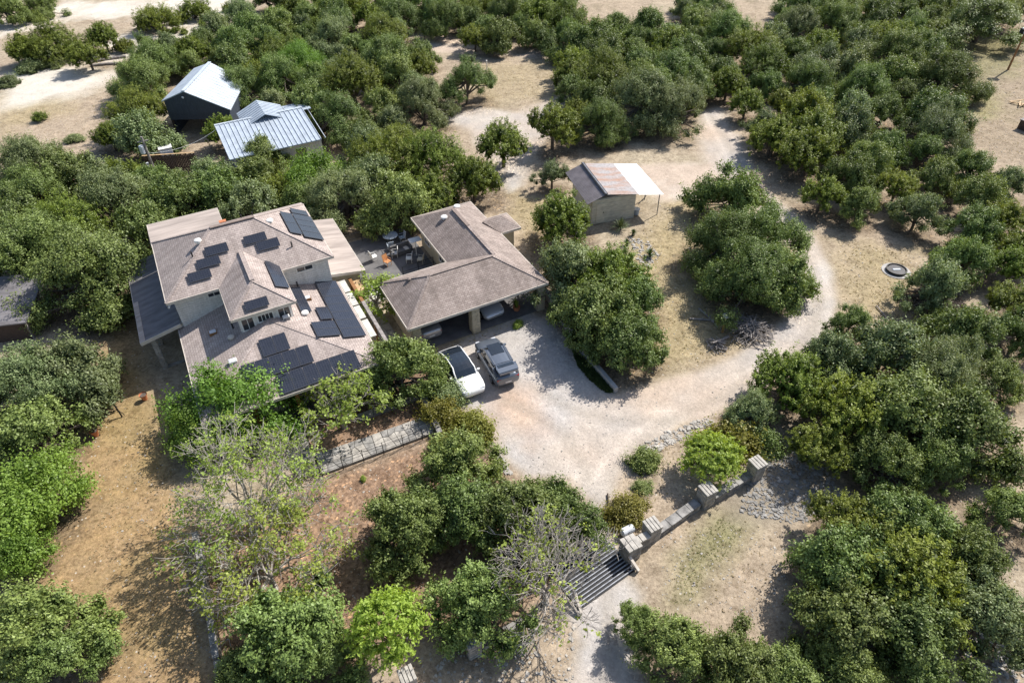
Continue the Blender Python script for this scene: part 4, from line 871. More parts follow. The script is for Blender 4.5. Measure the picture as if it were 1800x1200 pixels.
MB().add([(0, 0, 1.75), (rx_, 0, 1.75), (rx_, 0, 2.85), (ax_, 0, 4.88), (0, 0, 3.95), (0, .08, 1.75), (rx_, .08, 1.75), (rx_, .08, 2.85), (ax_, .08, 4.88), (0, .08, 3.95)], [(0, 1, 2, 3, 4), (9, 8, 7, 6, 5), (0, 5, 6, 1), (1, 6, 7, 2), (2, 7, 8, 3), (3, 8, 9, 4), (4, 9, 5, 0)]).build('gable_wall', 'navy', bn)
for k in range(1, 22): 
    x = k * .31; zt = 3.95 + (4.88 - 3.95) * x / ax_ if x < ax_ else 4.88 - (4.88 - 2.85) * (x - ax_) / (rx_ - ax_)
    MB().box(x - .02, x + .02, -.03, -.002, 1.76, zt - .06).build('siding_rib', 'navy', bn)
for x in (0.1, 3.2, 6.6): MB().box(x - .08, x + .08, .1, .26, -.1, 1.75).build('post', 'dark_wood', bn)
MB().box(0, .08, .1, 8.1, -.1, 3.8).build('wall', 'navy', bn); MB().box(0.1, 6.3, 8.0, 8.1, -.1, 2.8).build('wall', 'navy', bn); MB().box(6.3, 6.38, .3, 8.1, -.1, 2.75).build('wall', 'navy', bn)
MB().tube([(ax_ - .25, -.2, 4.35), (ax_ - .1, -.3, 4.3)], .09, 8).build('flood_lamp', 'white', bn)
mh = thing('metal_roofed_house', 'cottage with long ribbed galvanised roof half hidden by trees beside the barn', 'house', HO, HR)
MB().slab([(8.0, 32.2, 3.5), (8.0, 25.2, 2.75), (17.1, 25.2, 2.75), (17.1, 32.2, 3.5)], .1).build('roof', 'galv', mh)
for k in range(21): MB().beam((8.05 + k * .475, 25.2, 2.80), (8.05 + k * .475, 32.2, 3.55), .05, .05).build('roof_seam', 'galv_rib', mh)
MB().beam((8.0, 32.2, 3.55), (17.1, 32.2, 3.55), .25, .06).build('ridge_cap', 'galv_rib', mh)
MB().box(8.6, 17.2, 26.0, 31.8, -.1, 2.7).build('wall', 'cream', mh)
for u in (10.0, 12.5, 15.0): window(mh, (u, 26.0, 1.5), 1.1, .9, True, -1, 1)
def gable(parent, u0, u1, v0, v1, ze, zr, mat):
    um = (u0 + u1) / 2
    MB().slab([(u0, v0, ze), (um, v0, zr), (um, v1, zr), (u0, v1, ze)], .08).build('roof_panel', mat, parent); MB().slab([(um, v0, zr), (u1, v0, ze), (u1, v1, ze), (um, v1, zr)], .08).build('roof_panel', mat, parent)
    for k in range(int((v1 - v0) / .5)):
        v = v0 + .25 + k * .5
        MB().beam((u0, v, ze + .03), (um, v, zr + .03), .05, .05).build('roof_seam', 'galv_rib', parent); MB().beam((um, v, zr + .03), (u1, v, ze + .03), .05, .05).build('roof_seam', 'galv_rib', parent)
gable(mh, 10.7, 15.4, 31.0, 35.2, 3.1, 4.1, 'galv'); MB().box(11.2, 15.0, 31.9, 34.8, -.1, 3.0).build('wall', 'cream', mh)
MB().slab([(15.5, 32.3, 3.2), (18.1, 32.3, 3.2), (18.1, 35.2, 2.9), (15.5, 35.2, 2.9)], .08).build('porch_roof', 'galv', mh)
for (u, v) in ((15.7, 34.9), (17.9, 34.9), (17.9, 32.5)): MB().box(u - .06, u + .06, v - .06, v + .06, -.1, 2.9).build('post', 'dark_wood', mh)
# dish on the cottage
t = thing('satellite_dish', 'small round dish on a mast between the barn and the metal roofed cottage', 'satellite dish', G(421, 200), 0)
MB().tube([(0, 0, -.1), (0, 0, 3.3)], .04, 6).build('mast', 'steel', t); MB().tube([(0, 0, 3.35), (.05, -.12, 3.4), (.1, -.22, 3.5)], [.05, .28, .36], 14).build('dish', 'galv', t)
# plank fence, box and utility pole
fa = G(262, 306); fb = G(352, 300)
fn = thing('plank_fence', 'dark stained board fence in front of the barns beside the utility pole', 'fence', fa, math.atan2((fb - fa).y, (fb - fa).x))
Lf = (fb - fa).length; npl = 32
for k in range(npl):
    w_ = Lf / npl; MB().box(k * w_ + .01, (k + 1) * w_ - .01, -.02 + .004 * (k % 3), .02, -.1, 1.85 + .05 * ((k * 7) % 3)).build('plank', 'dark_wood', fn)
for z in (.4, 1.5): MB().box(0, Lf, .03, .08, z, z + .1).build('rail', 'dark_wood', fn)
MB().box(0, Lf, -.06, .1, 1.97, 2.02).build('top_board', 'wood', fn)
t = thing('utility_box', 'white equipment box standing behind the dark plank fence', 'utility box', G(302, 292), HR)
MB().box(-.6, .6, -.45, .45, -.1, 2.1).build('cabinet', 'white', t); MB().box(-.65, .65, -.5, .5, 2.1, 2.16).build('lid', 'white', t); MB().box(-.5, .5, -.47, -.455, .2, 1.9).build('door', 'white_metal', t)
pb_, ph_ = pole_height(276, 311, 247, 241)
t = thing('utility_pole', 'weathered utility pole carrying a white transformer left of the plank fence', 'utility pole', pb_, HR)
MB().tube([(0, 0, -.2), (0, 0, ph_)], [.16, .11], 10).build('pole', 'grey_wood', t)
MB().tube([(-.35, 0, ph_ * .62), (-.35, 0, ph_ * .62 + .75), (-.35, 0, ph_ * .62 + .8)], [.24, .24, .18], 12).build('transformer', 'white_metal', t)
MB().tube([(-.38, .1, ph_ * .28), (-.38, .1, ph_ * .28 + .4)], [.14, .14], 10).build('meter_can', 'white_metal', t)
MB().box(-.5, .5, -.05, .05, ph_ - .5, ph_ - .4).build('crossarm', 'grey_wood', t)
def wire(name, label, a, b, sag, r=.018, mat='white'):
    a = Vector(a); b = Vector(b); pts = []
    for i in range(17):
        s_1 = i / 16; p = a.lerp(b, s_1); p.z -= sag * 4 * s_1 * (1 - s_1); pts.append(p)
    return tag(MB().tube(pts, r, 5).build(name, mat), label, 'wire')
top = Vector((pb_.x, pb_.y, ph_ * .6))
wire('service_cable', 'pale service cable sagging from the utility pole to the metal roofed cottage', top, W(8.1, 31.5, 3.4), .6)
wire('guy_wire', 'thin dark guy wire running from the utility pole down to the right', Vector((pb_.x, pb_.y, ph_ * .85)), G(305, 303), .02, .012, 'black')
# right field pole, box and lumber
pb2, ph2 = pole_height(1772, 122, 1799, 58)
t = thing('floodlight_pole', 'leaning wooden pole with a box lamp on top in the dry right field', 'lamp pole', pb2, 0)
MB().tube([(0, 0, -.2), (0.05, 0, ph2)], [.13, .1], 8).build('pole', 'brown_wood', t)
hb = MB().box(-.5, .6, -.35, .35, ph2, ph2 + .55).build('lamp_housing', 'black', t); MB().box(-.4, .5, -.37, -.352, ph2 + .08, ph2 + .45).build('lens', 'lamp_clear', hb); MB().box(-.35, .45, -.3, .3, ph2 + .55, ph2 + .6).build('lid', 'white', hb)
lp = thing('lumber_frame', 'loose pale boards forming an open frame on the dry field at the right edge', 'lumber', G(1795, 183), 0)
for (x0, y0, x1, y1) in ((-1.1, .5, .6, .7), (-1.0, .4, .2, -.7), (.2, .6, -.8, -.9), (.7, .2, -.5, -.8), (.9, -.2, -.1, -1.1), (-.2, -.5, .9, -.5)): MB().beam((x0, y0, .1), (x1, y1, .22), .14, .07).build('board', 'wood', lp)
t = thing('corner_crate', 'dark box cut by the right edge of the photo below the lumber frame', 'crate', G(1803, 226), .5)
MB().box(-.6, .6, -.6, .6, -.1, .9).build('box_side', 'dark_wood', t); MB().box(-.68, .68, -.68, .68, .9, .98).build('lid', 'grey_wood', t)
bq, hq = pole_height(742, 108, 738, 84)
t = thing('dark_post', 'dark square post standing at the left end of the pale track below the far trees', 'post', bq, 0)
MB().box(-.12, .12, -.12, .12, -.1, max(hq, 1.6)).build('shaft', 'dark_wood', t); MB().box(-.15, .15, -.15, .15, max(hq, 1.6), max(hq, 1.6) + .05).build('cap', 'dark_wood', t)
t = thing('white_marker_post', 'slim white post at the right side of the lone oak on the clearing', 'post', G(856, 122), 0)
MB().box(-.06, .06, -.06, .06, -.1, 1.1).build('shaft', 'white', t); MB().box(-.09, .09, -.09, .09, 1.1, 1.15).build('cap', 'white', t)
# neighbour shed, far left
ns = thing('neighbour_shed', 'low grey roofed outbuilding cut by the left edge of the photo below the oaks', 'shed', G(52, 585), rad(10))
MB().slab([(-9, -1.0, 1.7), (.8, -1.0, 1.7), (.8, 4.6, 2.3), (-9, 4.6, 2.3)], .1).build('roof', 'dark_roof', ns)
MB().box(-8.8, .45, -.7, 4.4, -.1, 1.65).build('wall', 'dark_wood', ns)
for k in range(17): MB().box(.46, .52, -.7 + k * .3, -.7 + k * .3 + .27, -.1, 1.72).build('plank', 'grey_wood', ns)

# ------------------------------------------------------------------ courtyard
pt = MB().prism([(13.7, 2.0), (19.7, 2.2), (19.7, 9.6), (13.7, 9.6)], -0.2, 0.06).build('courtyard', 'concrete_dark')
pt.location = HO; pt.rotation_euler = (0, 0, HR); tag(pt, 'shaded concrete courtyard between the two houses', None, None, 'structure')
rp = random.Random(9)
def paving(name, label, poly_uv, nu, nv, mat, z=0.05, gap=.028, base='mortar', jit=.28):
    """irregular flagstones over a quad given by 4 corners in house-grid coordinates"""
    q = [Vector((p[0], p[1], 0)) for p in poly_uv]
    f = lambda s, t: (q[0] * (1 - s) + q[1] * s) * (1 - t) + (q[3] * (1 - s) + q[2] * s) * t
    root = MB().prism([(p.x, p.y) for p in q], -.25, z - .045).build(name, base); root.location = HO; root.rotation_euler = (0, 0, HR); tag(root, label, None, None, 'structure')
    pts = {}
    for i in range(nu + 1):
        for j in range(nv + 1):
            s = i / nu; t_ = j / nv
            if 0 < i < nu: s += rp.uniform(-jit, jit) / nu
            if 0 < j < nv: t_ += rp.uniform(-jit, jit) / nv
            pts[i, j] = f(s, t_)
    for i in range(nu):
        for j in range(nv):
            c = [pts[i, j], pts[i + 1, j], pts[i + 1, j + 1], pts[i, j + 1]]; m_ = sum(c, Vector()) / 4
            c = [m_ + (p - m_) * (1 - gap / max((p - m_).length, .1)) for p in c]
            zz = z + rp.uniform(-.012, .018)
            MB().prism([(p.x, p.y) for p in c], z - .06, zz).build('flagstone', rp.choice(mat), root)
    return root
paving('garden_path', 'sunlit pale flagstone path between the pergola and the garage', [(12.6, -7.4), (13.75, -7.4), (13.9, 1.9), (12.7, 1.9)], 2, 13, ['limestone_pale', 'limestone'], .06)
paving('courtyard_step', 'sunlit pale paving at the near edge of the courtyard', [(13.75, 0.3), (17.2, .9), (17.0, 2.6), (13.75, 2.0)], 5, 3, ['limestone_pale', 'white'], .08)
def chair(loc, rz, label, mat, group='courtyard chairs'):
    t = thing('patio_chair', label, 'chair', loc, rz, group)
    MB().box(-.25, .25, -.25, .25, .38, .42).build('seat', mat, t); MB().obox((0, .27, .68), .5, .04, .5, 0, -.2).build('backrest', mat, t)
    for x in (-.22, .22):
        for y in (-.22, .22): MB().tube([(x, y, 0.0), (x, y, .38)], .02, 6).build('leg', mat, t)
        MB().tube([(x * 1.15, -.2, .42), (x * 1.15, -.2, .6), (x * 1.15, .25, .62)], .02, 6).build('armrest', mat, t)
    return t
t = thing('round_patio_table', 'round white metal table at the back of the courtyard', 'table', W(17.8, 7.9, 0.06), HR)
MB().tube([(0, 0, .70), (0, 0, .74)], .66, 24).build('table_top', 'galv', t); MB().tube([(0, 0, 0), (0, 0, .7)], .05, 8).build('pedestal', 'steel', t)
for k in range(3): a = k * 2.1; MB().tube([(0, 0, .05), (.4 * math.cos(a), .4 * math.sin(a), .02)], .03, 6).build('foot', 'steel', t)
chair(W(17.4, 6.85, .06), HR + 3.1, 'metal chair on the near side of the round courtyard table', 'galv')
chair(W(18.75, 7.6, .06), HR - 1.6, 'metal chair on the right side of the round courtyard table', 'galv')
chair(W(17.3, 5.6, .06), HR - 1.9, 'white slatted chair in the middle of the courtyard facing left', 'white')
chair(W(15.6, 6.0, .06), HR + 1.7, 'white slatted chair at the left of the courtyard facing right', 'white')
chair(W(18.1, 4.3, .06), HR - 2.0, 'white armchair beside the slanted lounger in the courtyard', 'white')
chair(W(18.9, 3.7, .06), HR - 2.2, 'pale grey reclining chair nearest the guest wing wall', 'siding_cream')
chair(W(16.35, 4.75, .06), HR + .4, 'small orange wooden chair on the near side of the courtyard', 'orange_wood')
t = thing('umbrella_table', 'square white topped stand on a thin pole beside the guest wing wall', 'table', W(19.0, 4.9, .06), HR)
MB().box(-.5, .5, -.35, .35, 1.55, 1.6).build('table_top', 'white', t); MB().tube([(0, 0, 0), (0, 0, 1.55)], .04, 8).build('pole', 'white', t); MB().tube([(0, 0, 0), (0, 0, .08)], .25, 12).build('base', 'steel', t)
t = thing('outdoor_sofa', 'low grey outdoor sofa with a pale blanket in the courtyard', 'sofa', W(18.0, 5.85, .06), HR + .1)
MB().box(-.85, .85, -.35, .35, .08, .4).build('seat', 'concrete_dark', t); MB().box(-.85, .85, .2, .4, .4, .8).build('backrest', 'concrete_dark', t)
for s in (-1, 1): MB().box(s * .85 - .07, s * .85 + .07, -.35, .4, .08, .6).build('armrest', 'concrete_dark', t)
MB().box(.25, .6, -.38, .42, .41, .45).build('blanket', 'fascia', t)
def railing(label, a, b, h=.9, n=None, mat='black'):
    a = Vector(a); b = Vector(b); L = (b - a).length; t = thing('railing', label, 'railing', a, math.atan2((b - a).y, (b - a).x))
    k = n or max(2, int(L / 1.5))
    for i in range(k + 1): MB().tube([(L * i / k, 0, -.1), (L * i / k, 0, h)], .03, 6).build('post', mat, t)
    for z in (h, h * .5): MB().tube([(0, 0, z), (L, 0, z)], .022, 6).build('rail', mat, t)
    return t
railing('black pipe railing along the near edge of the courtyard beside the garage roof', W(16.9, 2.5, .06), W(19.6, 2.6, .06), 1.0)
railing('black railing at the left rear of the courtyard beside the side roof', W(14.3, 9.2, .06), W(17.0, 9.4, .06), 1.0)

# ------------------------------------------------------------------ terrace in front: stone walks, wall and wire fence
paving('stone_walk', 'grey flagstone walk crossing the yard in front of the house', [(5.3, -13.95), (13.0, -14.15), (13.0, -12.6), (5.3, -12.25)], 15, 3, ['limestone', 'limestone_grey'], .12)
paving('stone_walk', 'grey flagstone walk leading down from the porch', [(4.0, -13.6), (5.25, -13.75), (5.3, -10.1), (3.9, -10.0)], 3, 9, ['limestone', 'limestone_grey'], .125)
paving('stone_walk', 'short flagstone walk between the brick ring and the oak', [(8.7, -10.9), (12.8, -10.9), (12.8, -10.3), (8.7, -10.3)], 8, 1, ['limestone', 'limestone_grey'], .12)
def wire_fence(label, pts, h=1.05):
    t = thing('wire_fence', label, 'fence', pts[0], 0); o = Vector(pts[0]); post = MB().tube([(0, 0, -.2), (0, 0, h)], .025, 6).build('post', 'black', t)
    first = True
    for a, b in zip(pts[:-1], pts[1:]):
        a = Vector(a) - o; b = Vector(b) - o; L = (b - a).length; k = max(2, int(L / 1.1))
        for i in range(k + 1):
            if first: first = False; continue
            inst('post', post.data, t, a.lerp(b, i / k))
        for z in (.12, .35, .58, .81, 1.03): MB().tube([a + Vector((0, 0, z)), b + Vector((0, 0, z))], .013, 4).build('rail', 'black', t)
    return t
wire_fence('black wire fence along the near edge of the flagstone walk', [W(5.3, -10.6), W(5.35, -14.05), W(13.0, -14.25)])
def stone_wall(label, a, b, h, w, mat='limestone_grey', name='stone_wall', cap='limestone_grey', sx=.45, capw=.65):
    a = Vector(a); b = Vector(b); L = (b - a).length; t = thing(name, label, 'wall', a, math.atan2((b - a).y, (b - a).x))
    MB().box(.02, L - .02, -w / 2 + .03, w / 2 - .03, -.2, h - .05).build('core', 'mortar', t)
    tag(stones_box(MB(), 0.03, L - .03, -w / 2 + .03, w / 2 - .03, -.12, h - .06, sx, .17, rq).build('wall_stones', mat, t), kind='stuff')
    x = 0
    while x < L - .05:
        l = min(rq.uniform(.75, 1.3) * capw, L - x)
        if L - x - l < .25: l = L - x
        dz = rq.uniform(-.01, .02); dy = rq.uniform(-.03, .03)
        MB().box(x + .012, x + l - .012, -w / 2 - .02 + dy, w / 2 + .02 + dy, h - .06, h + dz).build('cap_stone', cap if rq.random() < .6 else mat, t, bevel=.015); x += l
    return t
stone_wall('low pale stone wall ending at the flagstone walk beside the yellowing shrubs', W(12.75, -14.7), W(13.2, -10.2), .55, .3, 'limestone')
stone_wall('long low stone edge dropping to the dry lawn at the bottom left', G(350, 948), G(388, 1168), .8, .28, 'limestone_grey')
stone_wall('continuation of the low stone edge below the bottom left oak', G(389, 1172), G(402, 1260), .8, .28, 'limestone_grey')
# brick fire ring
br_ = thing('brick_ring', 'round red brick ring half hidden by the oak in front of the house', 'fire ring', W(10.35, -7.0) + Vector((.3, -.9, 0)), 0)
bme = MB().box(-.12, .12, -.1, .1, -.05, .1).build('brick', 'brick_red', br_); bmd = bme.data; first = True
for lay in range(4):
    for k in range(22):
        a = 2 * math.pi * (k + .5 * (lay % 2)) / 22
        o = bme if first else inst('brick', bmd, br_); first = False
        o.location = (.95 * math.cos(a), .95 * math.sin(a), .05 + lay * .155); o.rotation_euler = (0, 0, a + math.pi / 2)
MB().tube([(0, 0, .0), (0, 0, .1)], .85, 20).build('ring_floor', 'limestone_pale', br_)

# ------------------------------------------------------------------ retaining wall and grass beside the court
rw = [G(958, 520), G(975, 545), G(998, 582), G(1022, 618), G(1050, 652), G(1083, 690)]
rwt = thing('retaining_wall', 'curved grey concrete retaining wall along the right side of the gravel court', 'wall', rw[0], 0)
for i in range(len(rw) - 1):
    a = rw[i] - rw[0]; b = rw[i + 1] - rw[0]; h0 = .75 - .06 * i; dd = (b - a).normalized(); s = Vector((dd.y, -dd.x, 0)) * .13
    MB().add([a - s, a + s, b + s, b - s, a - s + Vector((0, 0, h0)), a + s + Vector((0, 0, h0)), b + s + Vector((0, 0, h0 - .06)), b - s + Vector((0, 0, h0 - .06))],
             [(0, 1, 2, 3), (7, 6, 5, 4), (0, 4, 5, 1), (1, 5, 6, 2), (2, 6, 7, 3), (3, 7, 4, 0)]).build('wall_section', 'concrete', rwt)
# raised soil behind the wall
def tufts(name, label, spots, mat, h, w, blades, cat=None, kind='stuff', lean=.35, seed=1, parent=None, local=False):
    r = np.random.RandomState(seed); vs = []; fs = []; lv = []
    for (x, y, sc) in spots:
        z = 0 if local else ground_z(x, y)
        for b in range(blades):
            a = r.rand() * 6.283; l = lean * (0.3 + r.rand()); hh = h * sc * (.6 + .6 * r.rand()); dx, dy = math.cos(a) * l * hh, math.sin(a) * l * hh; ww = w * (.6 + .8 * r.rand())
            bx, by = x + (r.rand() - .5) * .12 * sc, y + (r.rand() - .5) * .12 * sc; px_, py_ = -math.sin(a) * ww, math.cos(a) * ww
            o = len(vs); vs += [(bx - px_, by - py_, z), (bx + px_, by + py_, z), (bx + dx, by + dy, z + hh)]; fs.append((o, o + 1, o + 2)); lv += [r.rand()]
    me = bpy.data.meshes.new(name); me.from_pydata(vs, [], fs); at = me.attributes.new('leafvar', 'FLOAT', 'FACE'); at.data.foreach_set('value', lv)
    me.materials.append(mat if not isinstance(mat, str) else (LEAF.get(mat) or MT[mat])); o = bpy.data.objects.new(name, me); COL.objects.link(o)
    if parent: o.parent = parent
    else: tag(o, label, cat, None, kind)
    return o
rg = random.Random(21)
def scatter(poly, n, lo=.7, hi=1.3):
    xs = [p[0] for p in poly]; ys = [p[1] for p in poly]; out = []
    while len(out) < n:
        px, py = rg.uniform(min(xs), max(xs)), rg.uniform(min(ys), max(ys))
        if in_poly(px, py, poly): g = G(px, py); out.append((g.x, g.y, rg.uniform(lo, hi)))
    return out
tufts('grass_strip', 'dark green grass strip at the foot of the retaining wall', scatter([(1004, 612), (1022, 628), (1050, 658), (1080, 688), (1066, 690), (1038, 668), (1016, 642)], 700), 'blade', .26, .03, 12)
MGR = leafmat('dry_grass', (0.30, 0.25, 0.14), (0.52, 0.45, 0.29), .3, .0); MG2 = leafmat('short_green_grass', (0.17, 0.19, 0.07), (0.36, 0.37, 0.17), .3, .0)
sp = []
for poly, n in (([(1200, 340), (1250, 350), (1300, 600), (1230, 640), (1110, 665), (1150, 600), (1160, 480), (1130, 400)], 1500), ([(1470, 420), (1600, 440), (1640, 560), (1490, 570), (1475, 480)], 1400), ([(850, 110), (1000, 108), (1000, 165), (860, 185), (770, 170)], 900),
                ([(900, 340), (960, 350), (990, 420), (940, 440), (905, 380)], 500), ([(0, 195), (225, 135), (240, 180), (60, 285), (0, 290)], 700), ([(1690, 100), (1800, 60), (1800, 290), (1680, 250)], 900), ([(1160, 930), (1300, 900), (1400, 960), (1380, 1100), (1200, 1080)], 200), ([(205, 480), (270, 690), (310, 840), (385, 1160), (200, 1200), (150, 1000), (190, 700)], 1600), ([(800, 590), (905, 555), (925, 566), (840, 600), (790, 615)], 200), ([(1130, 780), (1250, 740), (1260, 800), (1180, 870), (1110, 900)], 300)): sp += scatter(poly, n // 3, .5, 1.2)
tufts('dry_grass', 'sparse straw coloured grass tufts on the open ground', sp, MGR, .08, .03, 4, lean=1.1)
tufts('green_grass', 'short green grass patch in the open ground below the gate pillars', scatter([(1265, 905), (1310, 925), (1290, 965), (1240, 1010), (1215, 1060), (1180, 1060), (1195, 990), (1225, 940)], 420, .4, 1.0), MG2, .06, .02, 4, lean=1.0)
# sotol / agave / small shrubs
def spiky(px, py, r_, n, label, mat='sotol', name='sotol_plant', cat='plant'):
    t = thing(name, label, cat, G(px, py), 0); rr_ = np.random.RandomState(px); vs = []; fs = []; lv = []
    for k in range(n):
        a = rr_.rand() * 6.283; el = .25 + rr_.rand() * 1.2; l = r_ * (.7 + .4 * rr_.rand()); d_ = Vector((math.cos(a) * math.cos(el), math.sin(a) * math.cos(el), math.sin(el))); s = Vector((-math.sin(a), math.cos(a), 0)) * .025
        tip = d_ * l + Vector((0, 0, -l * .25 * math.cos(el))); mid_ = d_ * l * .55 + Vector((0, 0, .03)); o = len(vs)
        vs += [-s, s, mid_ + s, mid_ - s, tip]; fs += [(o, o + 1, o + 2, o + 3), (o + 3, o + 2, o + 4)]; lv += [rr_.rand()] * 2
    me = bpy.data.meshes.new('blades'); me.from_pydata(vs, [], fs); at = me.attributes.new('leafvar', 'FLOAT', 'FACE'); at.data.foreach_set('value', lv); me.materials.append(LEAF[mat]); inst('blades', me, t, (0, 0, .1))
    MB().tube([(0, 0, -.1), (0, 0, .2)], [.16, .1], 8).build('stem', 'bark', t); return t
spiky(1090, 402, 1.15, 150, 'large spiky sotol in front of the shed wall')
spiky(1113, 412, .55, 60, 'small dark agave right of the sotol', 'blade', 'agave_plant'); spiky(1102, 430, .6, 60, 'dark agave below the sotol beside pale rocks', 'blade', 'agave_plant'); spiky(1142, 450, .8, 80, 'dark yucca at the lower end of the pale rock bed', 'blade', 'yucca_plant')

# ------------------------------------------------------------------ rocks
def rocks(name, label, spots, mat, s0, s1, seed=2):
    r = np.random.RandomState(seed); vs = []; fs = []
    oc = np.array([(1, 0, 0), (0, 1, 0), (-1, 0, 0), (0, -1, 0), (0, 0, 1), (0, 0, -1)], float); of = [(0, 1, 4), (1, 2, 4), (2, 3, 4), (3, 0, 4), (1, 0, 5), (2, 1, 5), (3, 2, 5), (0, 3, 5)]
    base = np.array([(-1, -1, -.6), (1, -1, -.6), (1, 1, -.6), (-1, 1, -.6), (-.8, -.8, .6), (.8, -.8, .6), (.8, .8, .6), (-.8, .8, .6)]); bf = [(0, 3, 2, 1), (4, 5, 6, 7), (0, 1, 5, 4), (1, 2, 6, 5), (2, 3, 7, 6), (3, 0, 4, 7)]
    for (x, y, sc) in spots:
        s = (s0 + (s1 - s0) * r.rand() ** 2) * sc; a = r.rand() * 6.28; ca, sa = math.cos(a), math.sin(a)
        p = base * (1 + .9 * (r.rand(8, 3) - .5)) * np.array([s, s * (.6 + .4 * r.rand()), s * (.35 + .4 * r.rand())]); q = p.copy(); q[:, 0] = p[:, 0] * ca - p[:, 1] * sa; q[:, 1] = p[:, 0] * sa + p[:, 1] * ca
        z = ground_z(x, y); o = len(vs); vs += [(x + a_, y + b_, z + c__ + s * .15) for a_, b_, c__ in q]; fs += [tuple(i + o for i in f) for f in bf]
    me = bpy.data.meshes.new(name); me.from_pydata(vs, [], fs); me.materials.append(MT[mat]); o = bpy.data.objects.new(name, me); COL.objects.link(o)
    return tag(o, label, None, None, 'stuff')
rocks('rubble', 'pale limestone rubble in the shade right of the gate pillars', scatter([(1330, 800), (1420, 750), (1470, 820), (1480, 890), (1400, 920), (1300, 900)], 1500), 'limestone_grey', .03, .12, 4)
rocks('border_stones', 'pale border stones along the inner edge of the drive bend', scatter([(1125, 782), (1170, 757), (1240, 733), (1260, 740), (1190, 775), (1140, 800)], 420), 'limestone', .03, .12, 5)
rocks('border_stones', 'pale stones beside the drive near the curved wall below the parked cars', scatter([(862, 770), (880, 800), (905, 835), (885, 830), (862, 800)], 60), 'limestone', .05, .14, 6)
rocks('rock_bed', 'pale rock bed below the shed among the agaves', scatter([(1105, 415), (1140, 420), (1160, 450), (1140, 470), (1115, 450)], 160), 'limestone', .05, .14, 7)
rocks('rubble', 'pale stones beneath the bottom right trees', scatter([(1690, 1120), (1800, 1080), (1810, 1200), (1700, 1200)], 160), 'limestone', .04, .17, 8)
rocks('rubble', 'stone litter at the bottom around the stone pillars', scatter([(740, 1150), (900, 1110), (1010, 1080), (1010, 1200), (740, 1210)], 260), 'limestone', .03, .10, 9)
sp = []
for poly, n in (([(0, 195), (225, 135), (240, 180), (180, 260), (60, 285), (0, 290)], 500), ([(1690, 130), (1800, 100), (1800, 290), (1680, 250)], 600), ([(1160, 930), (1400, 930), (1380, 1100), (1160, 1060)], 500), ([(850, 110), (1000, 108), (1000, 200), (800, 200)], 600), ([(1110, 350), (1300, 340), (1300, 640), (1100, 660)], 600), ([(430, 850), (760, 790), (1000, 1000), (700, 1150), (420, 1200)], 900), ([(880, 560), (1000, 620), (1080, 700), (1400, 640), (1100, 800), (1050, 900), (900, 820)], 500), ([(1470, 420), (1640, 440), (1640, 560), (1480, 570)], 300), ([(150, 600), (300, 840), (380, 1160), (200, 1190)], 300), ([(0, 0), (420, 0), (300, 80), (0, 60)], 300)): sp += scatter(poly, n, .5, 1.2)
rocks('scattered_stones', 'small pale stones strewn over the open ground', sp, 'limestone', .015, .055, 10)

# ------------------------------------------------------------------ gate, pillars, cattle guard
def pillar(px, py, label, h=1.3, w=.36, rz=HR):
    t = thing('stone_pillar', label, 'pillar', G(px, py), rz, 'stone gate pillars')
    MB().box(-w, w, -w, w, -.2, h - .1).build('core', 'mortar', t)
    tag(stones_box(MB(), -w, w, -w, w, -.1, h - .12, .42, .2, rq).build('pillar_stones', 'limestone', t), kind='stuff')
    n = 4
    for k in range(n):
        x0 = -w - .05 + k * (2 * w + .1) / n; MB().box(x0 + .015, x0 + (2 * w + .1) / n - .015, -w - .06, w + .06, h - .1, h + rq.uniform(.0, .05)).build('cap_stone', 'limestone_pale', t, bevel=.012)
    return t
pillar(1324, 836, 'stone pillar at the upper right end of the front wall, partly in tree shade')
pillar(1238, 882, 'sunlit stone pillar in the middle of the front wall with slatted cap')
pillar(1143, 942, 'stone pillar at the lower end of the front wall next to the white tank', 1.15)
pillar(832, 1143, 'lone grey stone pillar below the dense bottom oak', 1.2, .32)
pillar(720, 1204, 'stone pillar cut by the bottom edge of the photo', 1.2, .32)
stone_wall('low grey stone wall between the two upper gate pillars', G(1322, 835), G(1250, 880), .5, .5)
stone_wall('low grey stone wall between the sunlit pillar and the gate pillar', G(1225, 890), G(1152, 940), .5, .5)
stone_wall('low pale stone wall between the bare tree and the lone pillar', G(845, 1140), G(920, 1095), .45, .35, 'limestone')
gt = thing('stone_gate_block', 'stacked stone gate end with slab tops beside the cattle guard', 'gate pillar', G(1108, 975), HR)
for (x0, x1, y0, y1, h) in ((-.45, .35, -.35, .45, 1.15), (.4, 1.2, .0, .35, .85)):
    MB().box(x0, x1, y0, y1, -.2, h - .1).build('core', 'mortar', gt); tag(stones_box(MB(), x0, x1, y0, y1, -.1, h - .12, .4, .2, rq).build('gate_stones', 'limestone_grey', gt), kind='stuff')
    k = 3
    for i in range(k): MB().box(x0 - .04 + i * (x1 - x0 + .08) / k + .012, x0 - .04 + (i + 1) * (x1 - x0 + .08) / k - .012, y0 - .05, y1 + .05, h - .1, h + .02 + .02 * (i % 2)).build('cap_stone', 'limestone_pale', gt, bevel=.012)
t = thing('white_tank', 'small white cylinder lying behind the stone gate end', 'tank', G(1102, 938), HR)
MB().tube([(-.4, 0, .35), (-.34, 0, .35), (.34, 0, .35), (.4, 0, .35)], [.14, .24, .24, .14], 14).build('shell', 'white_metal', t); MB().box(-.25, -.15, -.2, .2, -.1, .15).build('foot', 'steel', t); MB().box(.15, .25, -.2, .2, -.1, .15).build('foot', 'steel', t)
A_, B_ = G(1012, 1055), G(1102, 992)
